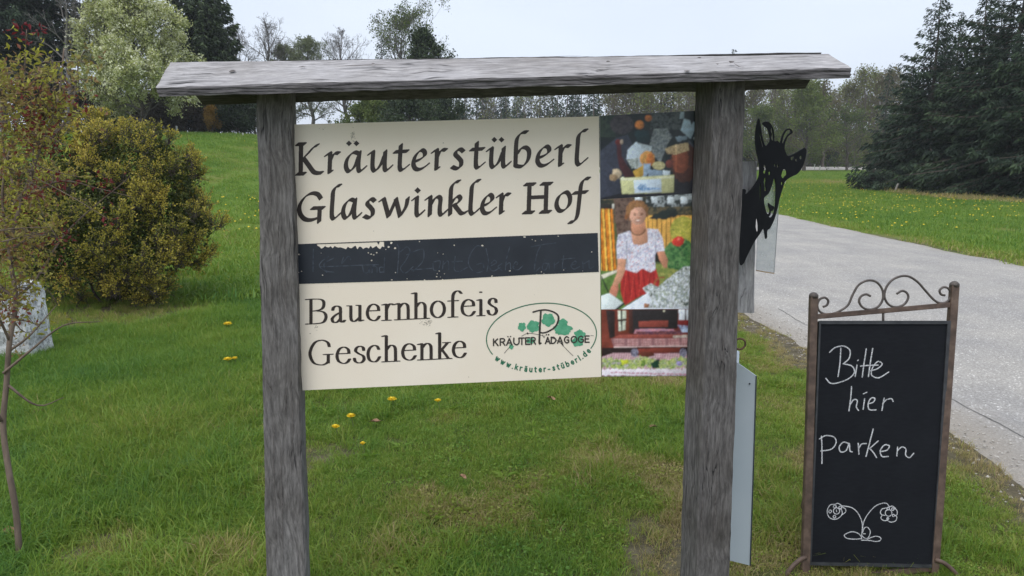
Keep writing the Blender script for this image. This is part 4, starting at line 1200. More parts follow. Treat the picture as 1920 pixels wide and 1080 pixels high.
panel = slab("photo_panel", [(1124.5, 217), (1316, 207), (1299.5, 705), (1128, 706.2)], mat_noise("panel_back", [(0.3, (0.25, 0.25, 0.25)), (0.7, (0.4, 0.4, 0.4))], 20, 0.6), sign, P0 + np.array([0, 0.004, 0]), PN, 0.006)

# rusty hook on the right post
m_rust = mat_noise("rust_iron", [(0.3, (0.045, 0.025, 0.016)), (0.7, (0.16, 0.085, 0.05))], 60, 0.75, 0.3)
g = Geo()
hk = catmull([at(1360, 648, 2.42), at(1376, 652, 2.42), at(1388, 655, 2.42), at(1397, 648, 2.42), at(1396, 639, 2.42), at(1388, 635, 2.42), at(1381, 637, 2.42)], 0.003)
tube_geo(g, hk, 0.0033, 7); g.build("hook", m_rust, sign, smooth_shade=True)

# ------------------------------------------------------------------ goat cut-out behind the right post
gY = 2.60
GN_ = unit(np.array([0.30, -1.0, 0.0])); GP = at(1440, 350, gY)
def gpx(pts): return [(1380 + x / 3.375, 210 + y / 3.375) for x, y in pts]
goat = empty("goat_ornament", (GP[0] - 0.03, GP[1], 0.0), "black goat-head cut-out with clear sheet on a short plank behind the right post", "ornament")
pk = [(1385, 303), (1419, 303), (1413, 587), (1379, 586)]
A_ = [at(*pk[3], gY + 0.03), at(*pk[2], gY + 0.03)]; B_ = [at(*pk[0], gY + 0.03), at(*pk[1], gY + 0.03)]
bk = np.array([0.01, 0.035, 0]); A_[0] = A_[0] - np.array([0.06, 0, 0]); B_[0] = B_[0] - np.array([0.06, 0, 0])
loft_beam("plank", [A_[0], A_[1], A_[1] + bk, A_[0] + bk], [B_[0], B_[1], B_[1] + bk, B_[0] + bk], mat_wood("pale_plank", 2, (0.46, 0.455, 0.46), (0.27, 0.265, 0.27), seed=12.0), goat, 30, 0.004, 0.002, 14, 3)

def cut_plate(name, outline, holes, mat, parent, p0, n, th, spline=True):
    """flat plate with holes: outline in pixels on a plane, extruded"""
    cu = bpy.data.curves.new(name, 'CURVE'); cu.dimensions = '2D'; cu.fill_mode = 'BOTH'; cu.extrude = th / 2
    o0 = on_plane(1440, 350, p0, n); uz = np.array([0, 0, 1.0]); ux = np.cross(uz, -n) * -1
    ux = unit(np.cross(n, uz)) * -1
    if ux[0] < 0: ux = -ux
    for L in [outline] + holes:
        Q = np.array(L, float)
        if spline: Q = catmull(np.vstack([Q, Q[:1]]), 2.0)[:-1]
        W = on_plane_v(Q, p0, n) - o0
        sp = cu.splines.new('POLY'); sp.points.add(len(Q) - 1); sp.use_cyclic_u = True
        for pt, w in zip(sp.points, W): pt.co = (float(w @ ux), float(w @ uz), 0, 1)
    tmp = bpy.data.objects.new(name + "_tmp", cu); col.objects.link(tmp)
    dg = bpy.context.evaluated_depsgraph_get()
    me = bpy.data.meshes.new_from_object(tmp.evaluated_get(dg))
    bpy.data.objects.remove(tmp)
    o = bpy.data.objects.new(name, me); col.objects.link(o); o.parent = parent
    uy = np.cross(ux, uz)
    M = Matrix(((ux[0], uz[0], -uy[0] * -1, 0), (ux[1], uz[1], uy[1], 0), (ux[2], uz[2], uy[2], 0), (0, 0, 0, 1)))
    M.translation = Vector(o0 - parent_world(parent))
    o.matrix_local = M
    me.materials.clear(); me.materials.append(mat)
    return o
m_black = mat_noise("black_enamel", [(0.3, (0.004, 0.005, 0.007)), (0.7, (0.009, 0.010, 0.013))], 12, 0.6, spec=0.2)
head = [(143, 40), (127, 90), (121, 160), (124, 225), (138, 290), (146, 340), (146, 395), (135, 428), (105, 476), (62, 520), (60, 492), (40, 490), (38, 520), (32, 620), (28, 760), (23, 950), (45, 960), (72, 905), (110, 830), (150, 770), (172, 738), (180, 770), (186, 802), (195, 792), (197, 750), (212, 738), (232, 700), (246, 665), (262, 605), (275, 545), (292, 490), (310, 440), (345, 412), (388, 390), (420, 345), (438, 290), (444, 245), (432, 226), (410, 238), (370, 262), (330, 278), (316, 262), (306, 222), (318, 170), (338, 145), (357, 130), (346, 108), (322, 106), (300, 130), (286, 165), (277, 196), (262, 182), (243, 184), (241, 150), (234, 105), (214, 70), (188, 61), (166, 70), (178, 90), (196, 104), (209, 140), (213, 180), (198, 204), (186, 214), (176, 195), (164, 145), (156, 90)]
holes = [[(240, 420), (226, 465), (205, 515), (176, 546), (182, 600), (196, 645), (216, 668), (234, 648), (246, 600), (250, 540), (250, 460)],
         [(150, 110), (155, 150), (164, 190), (172, 215), (166, 222), (155, 180), (149, 150)],
         [(224, 95), (232, 130), (234, 180), (226, 178), (220, 160), (226, 140), (218, 120)],
         [(320, 118), (342, 114), (344, 126), (325, 146), (308, 172), (298, 198), (291, 192), (300, 150)],
         [(300, 362), (316, 370), (318, 395), (306, 408), (296, 420), (285, 405), (290, 380)],
         [(176, 330), (187, 345), (188, 370), (180, 392), (170, 380), (178, 360), (172, 345)],
         [(345, 288), (366, 282), (362, 296), (350, 306)],
         [(182, 415), (188, 430), (184, 460), (190, 490), (180, 500), (178, 470), (174, 440)],
         [(400, 285), (412, 275), (416, 292), (405, 300)], [(372, 300), (384, 296), (384, 312), (376, 312)], [(205, 380), (214, 378), (214, 396), (206, 398)],
         [(240, 328), (250, 334), (246, 346), (240, 342)], [(258, 330), (268, 340), (264, 352), (258, 344)], [(150, 450), (155, 460), (155, 550), (150, 552)],
         [(288, 440), (294, 448), (288, 465), (283, 455)], [(128, 670), (136, 700), (138, 750), (130, 756), (122, 720)]]
gh = cut_plate("goat_plate", gpx(head), [gpx(h) for h in holes], m_black, goat, GP, GN_, 0.004)
cut_plate("goat_nose", gpx([(203, 575), (222, 590), (240, 600), (234, 622), (220, 628), (216, 650), (206, 660), (198, 648), (210, 640), (212, 615), (206, 600)]), [], m_black, goat, GP + GN_ * 0.0, GN_, 0.004)
m_clear, nt, b, o_ = new_mat("clear_sheet")
b.inputs['Base Color'].default_value = (0.93, 0.95, 0.96, 1); b.inputs['Roughness'].default_value = 0.25
b.inputs['Transmission Weight'].default_value = 1.0; b.inputs['IOR'].default_value = 1.15
trn = nt.nodes.new("ShaderNodeBsdfTransparent"); trn.inputs[0].default_value = (0.93, 0.95, 0.96, 1)
dif = nt.nodes.new("ShaderNodeBsdfDiffuse"); dif.inputs[0].default_value = (0.55, 0.57, 0.59, 1)
mx = nt.nodes.new("ShaderNodeMixShader"); vn = noise(nt, coords(nt), 14, 4)
vr = ramp(nt, vn, [(0.3, (0.18, 0.18, 0.18)), (0.7, (0.42, 0.42, 0.42))])
nt.links.new(vr, mx.inputs[0]); nt.links.new(trn.outputs[0], mx.inputs[1]); nt.links.new(dif.outputs[0], mx.inputs[2])
gl_ = nt.nodes.new("ShaderNodeBsdfGlossy"); gl_.inputs['Roughness'].default_value = 0.15
mx2 = nt.nodes.new("ShaderNodeMixShader"); mx2.inputs[0].default_value = 0.06
nt.links.new(mx.outputs[0], mx2.inputs[1]); nt.links.new(gl_.outputs[0], mx2.inputs[2]); nt.links.new(mx2.outputs[0], o_.inputs[0])
cut_plate("clear_sheet", gpx([(150, 420), (280, 430), (266, 640), (240, 1018), (128, 1000), (128, 985)]), [], m_clear, goat, GP - GN_ * 0.012, GN_, 0.004, spline=False)
m_edge = mat_noise("sheet_edge", [(0.3, (0.30, 0.19, 0.11)), (0.7, (0.48, 0.33, 0.2))], 30, 0.6)
g = Geo(); tube_geo(g, catmull([on_plane(*p, GP - GN_ * 0.012, GN_) for p in gpx([(128, 1002), (180, 1012), (241, 1021)])], 0.005), 0.0022, 6)
g.build("sheet_edge", m_edge, goat)
g = Geo(); tube_geo(g, catmull([on_plane(*p, GP - GN_ * 0.012, GN_) for p in gpx([(267, 640), (254, 830), (241, 1020)])], 0.01), 0.0013, 6)
g.build("sheet_edge", mat_noise("sheet_rim", [(0.3, (0.2, 0.21, 0.22)), (0.7, (0.34, 0.35, 0.36))], 30, 0.4), goat)

# blue-grey metal plate seen from behind, to the right of the right post
m_plate = mat_noise("bluegrey_sheet_metal", [(0.3, (0.46, 0.53, 0.59)), (0.7, (0.54, 0.60, 0.66))], 3, 0.38, 0.0)
pn = unit(np.array([-0.55, -1.0, 0.0])); pp = at(1400, 800, 2.60)
pl_px = [(1330, 640), (1377, 676), (1418, 705), (1413, 870), (1404, 1110), (1325, 1110)]
Q = on_plane_v(pl_px, pp, pn); Q[4, 2] = Q[5, 2] = 0.15
bk = Q - pn * 0.004
g = Geo(); n_ = len(Q)
g.add(np.vstack([Q, bk]), [[j, (j + 1) % n_, n_ + (j + 1) % n_, n_ + j] for j in range(n_)])
g.F.setdefault(6, []).append(np.array([list(range(n_))[::-1], [n_ + j for j in range(n_)]]))
plate = empty("metal_sign_plate", (float(Q[:, 0].mean()), float(Q[:, 1].mean()), 0.0), "pale blue-grey metal plate with slanted top behind the right sign post", "metal sign")
g.build("sheet", m_plate, plate)
m_rim = mat_noise("dark_rim", [(0.3, (0.02, 0.03, 0.04)), (0.7, (0.05, 0.06, 0.075))], 20, 0.5)
g = Geo(); tube_geo(g, np.vstack([Q[2], Q[3], Q[4]]) + pn * 0.001, 0.0024, 6); g.build("edge_trim", m_rim, plate)
bq = on_plane(1406, 719, pp, pn) + pn * 0.002
g = Geo(); tube_geo(g, np.array([bq, bq + pn * 0.004]), 0.003, 8); g.build("rivet", m_rim, plate)
leg0 = Q[5] * 0.55 + Q[4] * 0.45
g = Geo(); tube_geo(g, np.array([[leg0[0], leg0[1] + 0.03, -0.2], [leg0[0], leg0[1] + 0.03, 0.95]]), 0.018, 10); g.build("support_pole", m_plate, plate, smooth_shade=True)

# ------------------------------------------------------------------ chalkboard easel
m_brown = mat_noise("brown_iron", [(0.3, (0.045, 0.028, 0.020)), (0.5, (0.085, 0.054, 0.039)), (0.72, (0.14, 0.095, 0.070))], 28, 0.6, 0.25)
m_iron = mat_noise("dark_iron", [(0.3, (0.045, 0.036, 0.032)), (0.7, (0.105, 0.086, 0.075))], 40, 0.55)
BETA = math.radians(10)
EN = np.array([0, -math.cos(BETA), math.sin(BETA)]); E0 = np.array([0, 2.80, 0.0])
def ep(px, py, off=0.0): return on_plane(px, py, E0, EN) + EN * off
easel = empty("chalkboard_easel", (float(ep(1640, 1100)[0]), 2.85, 0.0), "brown iron easel with scrollwork top and black chalkboard reading Bitte hier parken", "chalkboard")
def bar(name, p, q, w, d, mat, parent, side=np.array([1.0, 0, 0]), seed=0):
    t_ = unit(q - p); s = unit(side - t_ * np.dot(side, t_)); n = np.cross(t_, s)
    c = [(-1, -1), (1, -1), (1, 1), (-1, 1)]
    A = [p + s * w / 2 * a + n * d / 2 * b_ for a, b_ in c]; B = [q + s * w / 2 * a + n * d / 2 * b_ for a, b_ in c]
    return loft_beam(name, A, B, mat, parent, 24, min(w, d) * 0.14, 0.0005, seed, 1)
ltop, lbot, rtop, rbot = ep(1525.5, 556), ep(1506.5, 1118), ep(1789.5, 535), ep(1748.5, 1100)
lbot[2] = -0.02 + gz(lbot[0], lbot[1]); rbot[2] = -0.02 + gz(rbot[0], rbot[1])
bar("frame_post", lbot, ltop, 0.031, 0.028, m_brown, easel, seed=31)
bar("frame_post", rbot, rtop, 0.031, 0.028, m_brown, easel, seed=32)
def cap(p, name="post_cap"):
    g = Geo(); a = np.array([[0, 0, -0.004], [0, 0, 0.004], [0, 0, 0.010], [0, 0, 0.0155], [0, 0, 0.018]])
    tube_geo(g, p + a, np.array([0.0185, 0.0190, 0.0165, 0.010, 0.003]), 14); g.build(name, m_iron, easel, smooth_shade=True)
cap(ltop); cap(rtop)
bar("top_rail", ep(1527, 594), ep(1789, 571), 0.017, 0.02, m_brown, easel, EN, 33)
bar("bottom_rail", ep(1510, 1092), ep(1752, 1064), 0.02, 0.024, m_brown, easel, EN, 34)
def scroll(pts):
    g = Geo(); tube_geo(g, catmull([ep(1480 + x / 3.376, 500 + y / 3.376) for x, y in pts], 0.004), 0.0048, 8)
    g.build("scroll", m_iron, easel, smooth_shade=True)
scroll([(213, 255), (238, 243), (246, 215), (225, 196), (195, 205), (178, 235), (182, 268), (205, 292), (250, 302), (310, 285), (370, 245), (400, 180), (440, 115), (500, 87), (555, 100), (590, 150), (590, 210), (560, 255), (510, 272), (465, 258), (442, 222), (452, 190), (485, 175), (515, 187)])
scroll([(985, 182), (960, 175), (952, 150), (975, 130), (1005, 138), (1025, 170), (1015, 205), (985, 228), (945, 228), (910, 205), (860, 150), (810, 95), (755, 62), (700, 62), (645, 90), (610, 140), (603, 195), (630, 240), (675, 256), (725, 240), (752, 200), (745, 168), (715, 153), (680, 172)])
# swinging chalkboard panel
BO = -0.004
bc = [(1534, 603), (1778, 603), (1748, 1061), (1516, 1056)]
Qb = np.array([ep(*c_, 0.010) for c_ in bc])
def quadlerp(Q, u, v_): return (Q[0] * (1 - u) + Q[1] * u) * (1 - v_) + (Q[3] * (1 - u) + Q[2] * u) * v_
m_chalk, nt, b, o_ = new_mat("chalkboard_black")
v = coords(nt); n1 = noise(nt, v, 5, 5, 0.6); n2 = noise(nt, coords(nt, (3, 3, 14)), 9, 4, 0.6)
c = mixc(nt, 0.5, ramp(nt, n1, [(0.3, (0.006, 0.007, 0.010)), (0.7, (0.012, 0.014, 0.018))]), ramp(nt, n2, [(0.4, (0.007, 0.008, 0.011)), (0.75, (0.013, 0.015, 0.019))]))
nt.links.new(c, b.inputs['Base Color']); b.inputs['Roughness'].default_value = 0.7; b.inputs['Specular IOR Level'].default_value = 0.15
cb = empty("chalkboard_panel_origin", (0, 0, 0)) if False else None
g = Geo(); bk = Qb - EN * 0.022
g.add(np.vstack([Qb, bk]), [[3, 2, 1, 0], [4, 5, 6, 7], [0, 1, 5, 4], [1, 2, 6, 5], [2, 3, 7, 6], [3, 0, 4, 7]])
chalk = g.build("chalkboard", m_chalk, easel)
m_bframe = mat_noise("black_frame", [(0.3, (0.014, 0.016, 0.019)), (0.7, (0.04, 0.043, 0.048))], 30, 0.5)
uw, vw = 0.022, 0.010
def strip(u0, v0, u1, v1):
    q = np.array([quadlerp(Qb, u0, v0), quadlerp(Qb, u1, v0), quadlerp(Qb, u1, v1), quadlerp(Qb, u0, v1)])
    f = q + EN * 0.006; k = q - EN * 0.002
    g = Geo(); g.add(np.vstack([f, k]), [[3, 2, 1, 0], [4, 5, 6, 7], [0, 1, 5, 4], [1, 2, 6, 5], [2, 3, 7, 6], [3, 0, 4, 7]])
    g.build("board_edging", m_bframe, chalk)
strip(-0.004, -0.004, 1.004, vw); strip(-0.004, 1 - vw, 1.004, 1.003); strip(-0.004, vw + 0.0005, uw * 0.5, 1 - vw - 0.0005); strip(1 - uw, vw + 0.0005, 1.004, 1 - vw - 0.0005)
def pin(p, q):
    g = Geo(); tube_geo(g, np.array([p, (p + q) / 2, q]), 0.005, 8); g.build("pivot_pin", m_iron, easel, smooth_shade=True)
pin(ep(1656, 583), ep(1656, 606)); pin(ep(1627, 1055), ep(1627, 1082))
# back stay: two legs, a cross rail, and little feet
for p_top, sx in ((ltop, 0.13), (rtop, -0.05)):
    q0 = p_top * 0.94 + np.array([sx, 0.03, 0]); q1 = np.array([p_top[0] + sx, p_top[1] + 0.30, -0.02 + float(gz(p_top[0], p_top[1] + 0.30))])
    bar("back_leg", q1, np.array([p_top[0] + sx, p_top[1] + 0.03, p_top[2] - 0.22]), 0.022, 0.022, m_brown, easel, seed=40)
bar("back_rail", np.array([ltop[0] + 0.13, ltop[1] + 0.25, 0.2]), np.array([rtop[0] - 0.05, rtop[1] + 0.25, 0.2]), 0.016, 0.016, m_brown, easel, np.array([0, 0, 1.0]), 41)
for p, dx in ((lbot, -0.09), (rbot, 0.09)):
    g = Geo(); tube_geo(g, catmull([p + np.array([0, 0, 0.085]), p + np.array([dx * 0.35, -0.01, 0.075]), p + np.array([dx * 0.75, -0.02, 0.045]), p + np.array([dx, -0.03, 0.012])], 0.01), 0.009, 8)
    g.build("foot", m_brown, easel, smooth_shade=True)

# ------------------------------------------------------------------ single dandelions, fallen leaves near the sign
m_stalk = mat_noise("dandelion_stalk", [(0.3, (0.10, 0.15, 0.04)), (0.7, (0.17, 0.2, 0.08))], 40, 0.6)
def ground_at(px, py, z=0.0):
    d = ray(px, py); t = (z - EYE[2]) / d[2]
    for _ in range(6):
        p = EYE + d * t; t = (float(gz(p[0], p[1])) + z - EYE[2]) / d[2]
    return EYE + d * t
for k, (px, py, r, lb) in enumerate([
        (735, 748, 10, "dandelion nearest the lower edge of the board, wide flat head"), (821, 750, 7, "small round dandelion farthest right on the lawn"),
        (658, 779, 10, "big dandelion head with pale stalk left of the middle lawn"), (629, 799, 9, "flat dandelion closest to the left post"),
        (680, 830, 6, "small dandelion lowest of the group by the left post"), (427, 607, 9, "lone dandelion on the grass right of the golden bush"),
        (427, 673, 9, "left of two neighbouring dandelions left of the post"), (440, 671, 6, "right of two neighbouring dandelions left of the post")]):
    h = 0.085
    p = ground_at(px, py, h); gr_ = float(gz(p[0], p[1])); rr = r / F * p[1]
    d = empty("dandelion", (float(p[0]), float(p[1]), gr_), "yellow " + lb, "flower", "dandelions on the lawn")
    g = Geo(); rgd = np.random.default_rng(700 + k)
    for ring, (nn, el, ln) in enumerate([(22, 0.12, 1.0), (18, 0.5, 0.85), (12, 0.95, 0.6), (7, 1.3, 0.4)]):
        a = np.linspace(0, 2 * np.pi, nn, endpoint=False) + rgd.uniform(0, 1)
        D = np.stack([np.cos(a) * math.cos(el), np.sin(a) * math.cos(el), np.full(nn, math.sin(el))], 1)
        leaves_geo(g, rgd, np.repeat((p + np.array([0, 0, -0.003]))[None], nn, 0), rr * ln * rgd.uniform(0.9, 1.1, nn), 0.5, aspect=0.3, D=D)
    tube_geo(g, np.array([p + [0, 0, -0.012], p + [0, 0, -0.004], p + [0, 0, rr * 0.35]]), np.array([rr * 0.25, rr * 0.5, rr * 0.35]), 8)
    g.build("flower_head", m_dand, d)
    g = Geo(); tube_geo(g, catmull([[p[0] + 0.015, p[1], gr_ - 0.01], [p[0] + 0.008, p[1], gr_ + h * 0.5], [p[0], p[1], p[2] - 0.004]], 0.02), 0.0024, 6); g.build("stalk", m_stalk, d)
m_dead = mat_noise("dead_leaf", [(0.3, (0.16, 0.085, 0.045)), (0.7, (0.36, 0.22, 0.13))], 60, 0.8)
for k, (px, py, s, lb) in enumerate([(705, 791, 0.045, "curled brown dead leaf right of the dandelions"), (1033, 747, 0.04, "pinkish brown dead leaf below the emblem on the board"), (72, 773, 0.05, "dark red dead leaf on the grass beside the maple stem"), (1225, 800, 0.03, "small brown dead leaf near the right post"), (20, 1000, 0.05, "brown dead leaf at the foot of the maple stem"), (868, 895, 0.03, "brown dead leaf in the middle of the lawn")]):
    p = ground_at(px, py, 0.05)
    rgd = np.random.default_rng(800 + k); g = Geo()
    a = np.linspace(0, 2 * np.pi, 10, endpoint=False); rr = s * (0.6 + 0.35 * np.cos(a) ** 2 + 0.1 * rgd.normal(size=10))
    V = np.stack([np.cos(a) * rr, np.sin(a) * rr * 0.6, 0.35 * np.abs(np.sin(a)) * s + 0.1 * s * rgd.normal(size=10)], 1)
    V = np.vstack([V, [0, 0, 0]]); th_ = rgd.uniform(0, 3)
    Rz = np.array([[math.cos(th_), -math.sin(th_), 0], [math.sin(th_), math.cos(th_), 0], [0, 0, 1]])
    V = V @ Rz.T + p
    g.add(np.vstack([V, V + [0, 0, 0.0012]]), [[i, (i + 1) % 10, 10] for i in range(10)] + [[11 + (i + 1) % 10, 11 + i, 21] for i in range(10)])
    o = g.build("dead_leaf", m_dead, loc=tuple(p)); tag(o, lb, "leaf", "fallen leaves on the lawn")
# weather checks running down the right post
for x, y0, y1 in [(1352, 200, 380), (1372, 260, 470), (1340, 420, 640), (1360, 560, 760), (1330, 700, 900), (1346, 840, 1060), (1384, 200, 330), (1318, 900, 1070)]:
    ys = np.linspace(y0, y1, 14); xs = x - (ys - y0) * 0.035 + np.random.default_rng(x).normal(size=14) * 0.8
    q = np.array([at(a, b_, YPR - 0.0045) for a, b_ in zip(xs, ys)]); wv = 0.0012 * np.sin(np.linspace(0.1, math.pi - 0.1, len(q)))[:, None]
    k = len(q); i = np.arange(k - 1); g = Geo(); g.add(np.vstack([q - np.array([1, 0, 0]) * wv, q + np.array([1, 0, 0]) * wv]), np.stack([i, i + 1, i + k + 1, i + k], 1)); g.build("wood_crack", m_knot, sign)

# ------------------------------------------------------------------ lettering: pen strokes turned into thin flat pieces
class Canvas:
    def __init__(self, x0, y0, x1, y1, s=4.0):
        self.x0, self.y0, self.s = x0, y0, s
        self.m = np.zeros((int((y1 - y0) * s) + 1, int((x1 - x0) * s) + 1), bool)
    def nib(self, a, b_, ang, shape='rect'):
        """offsets of a nib with half axes a, b (px) turned by ang"""
        R = int(math.ceil(max(a, b_) * self.s)) + 1
        yy, xx = np.mgrid[-R:R + 1, -R:R + 1] / self.s
        p = xx * math.cos(ang) - yy * math.sin(ang); q = xx * math.sin(ang) + yy * math.cos(ang)
        k = (np.abs(p) <= a) & (np.abs(q) <= b_) if shape == 'rect' else (p / a) ** 2 + (q / b_) ** 2 <= 1
        oy, ox = np.nonzero(k); return oy - R, ox - R
    def stroke(self, P, nib):
        Q = catmull(P, 0.4)
        ix = np.round((Q[:, 0] - self.x0) * self.s).astype(int); iy = np.round((Q[:, 1] - self.y0) * self.s).astype(int)
        Y_ = (iy[:, None] + nib[0][None]).ravel(); X_ = (ix[:, None] + nib[1][None]).ravel()
        ok = (Y_ >= 0) & (X_ >= 0) & (Y_ < self.m.shape[0]) & (X_ < self.m.shape[1])
        self.m[Y_[ok], X_[ok]] = True
    def poly(self, P, val=True):
        P = np.asarray(P, float)
        h, w = self.m.shape
        yy = self.y0 + (np.arange(h) + 0.0) / self.s
        for r in range(h):
            y = yy[r]; xs = []
            for (xa, ya), (xb, yb) in zip(P, np.roll(P, -1, 0)):
                if (ya <= y) != (yb <= y): xs.append(xa + (y - ya) / (yb - ya) * (xb - xa))
            xs.sort()
            for a, b_ in zip(xs[::2], xs[1::2]):
                i0 = max(0, int(round((a - self.x0) * self.s))); i1 = min(w, int(round((b_ - self.x0) * self.s)))
                if i1 > i0: self.m[r, i0:i1] = val
    def quads(self):
        """merge the raster into rectangles (pixels of the photograph)"""
        h, w = self.m.shape; out = []; open_ = {}
        for r in range(h + 1):
            cur = {}
            if r < h and self.m[r].any():
                d = np.diff(np.concatenate([[0], self.m[r].astype(np.int8), [0]]))
                for a, b_ in zip(np.nonzero(d == 1)[0], np.nonzero(d == -1)[0]): cur[(a, b_)] = open_.pop((a, b_), r)
            for (a, b_), r0 in open_.items(): out.append((a, r0, b_, r))
            open_ = cur
        q = np.array(out, float) / self.s
        q[:, [0, 2]] += self.x0; q[:, [1, 3]] += self.y0
        return q
    def build(self, name, mat, parent, p0, n, lift=0.0008, mapf=None):
        q = self.quads()
        P = np.stack([q[:, [0, 3]], q[:, [2, 3]], q[:, [2, 1]], q[:, [0, 1]]], 1).reshape(-1, 2)
        V = on_plane_v(P, p0, n) + n * lift
        return mesh_np(name, V, np.arange(len(V)).reshape(-1, 4), mat, parent)

# chancery hand, unit = x-height, y up
CH = {
 'K': [[(.22, 1.42), (.2, .0)], [(0, 1.43), (.42, 1.43)], [(0, 0.01), (.42, 0.01)], [(1.12, 1.36), (.9, 1.27), (.62, 1.0), (.3, .72)], [(.36, .74), (.62, .42), (.88, .1), (1.1, .02), (1.35, .03)]],
 'r': [[(0, .86), (.22, .97)], [(.24, .95), (.2, .06)], [(.22, .55), (.36, .82), (.52, .95), (.74, .94)], [(.2, .04), (.32, .08)]],
 'a': [[(.72, .9), (.48, .96), (.2, .74), (.08, .38), (.16, .1), (.32, .08), (.56, .36), (.72, .8)], [(.76, .97), (.7, .4), (.72, .1), (.84, .06), (1.05, .24)]],
 'u': [[(0, .86), (.2, .97)], [(.22, .95), (.18, .35), (.22, .1), (.36, .06), (.62, .34), (.82, .8)], [(.86, .97), (.82, .4), (.84, .1), (.96, .06), (1.18, .24)]],
 't': [[(.34, 1.25), (.28, .4), (.3, .1), (.44, .05), (.74, .24)], [(0, .92), (.72, .94)]],
 'e': [[(.12, .42), (.42, .52), (.68, .7), (.66, .9), (.48, .96), (.2, .72), (.08, .36), (.16, .12), (.34, .04), (.58, .1), (.86, .28)]],
 's': [[(.66, .84), (.5, .95), (.3, .9), (.22, .72), (.4, .54), (.54, .36), (.5, .12), (.3, .03), (.04, .12)]],
 'b': [[(.66, 1.68), (.42, 1.66), (.2, 1.46), (.12, 1.1), (.08, .1)], [(.14, .6), (.36, .9), (.6, .94), (.76, .74), (.7, .34), (.46, .06), (.2, .05), (.08, .1)]],
 'l': [[(.6, 1.68), (.38, 1.64), (.18, 1.42), (.13, 1.0), (.08, .3), (.14, .07), (.28, .06), (.6, .3)]],
 'G': [[(1.16, 1.06), (1.0, 1.28), (.7, 1.34), (.36, 1.16), (.1, .76), (.12, .36), (.36, .07), (.72, .02), (1.08, .14)], [(1.1, .58), (1.07, -.1)], [(.72, .6), (1.3, .6)]],
 'w': [[(0, .86), (.16, .95)], [(.18, .93), (.42, .06)], [(.42, .05), (.82, .9)], [(.8, .93), (1.02, .06)], [(1.02, .05), (1.32, .5), (1.42, .94)]],
 'i': [[(0, .86), (.2, .97)], [(.22, .95), (.19, .35), (.22, .1), (.34, .06), (.58, .26)]],
 'n': [[(0, .86), (.2, .97)], [(.22, .95), (.18, .04)], [(.2, .5), (.42, .84), (.62, .95), (.76, .84), (.72, .4), (.74, .1), (.88, .06), (1.1, .26)]],
 'k': [[(.62, 1.68), (.4, 1.64), (.2, 1.44), (.14, 1.1), (.1, .04)], [(.12, .52), (.36, .84), (.58, .94), (.68, .8), (.52, .6), (.24, .5)], [(.34, .52), (.56, .26), (.76, .08), (1.02, .14)]],
 'H': [[(.3, 1.4), (.26, .03)], [(1.06, 1.4), (1.02, .03)], [(.1, 1.41), (.52, 1.41)], [(.84, 1.41), (1.28, 1.41)], [(.04, .02), (.46, .02)], [(.8, .02), (1.22, .02)], [(.28, .76), (1.04, .76)]],
 'o': [[(.46, .95), (.2, .76), (.08, .38), (.2, .08), (.42, .05), (.68, .3), (.74, .66), (.62, .92), (.46, .95)]],
 'f': [[(1.06, 1.6), (.84, 1.58), (.66, 1.36), (.58, .9), (.5, .2), (.42, -.26), (.26, -.5), (.02, -.54)], [(.24, .9), (.94, .94)]],
}
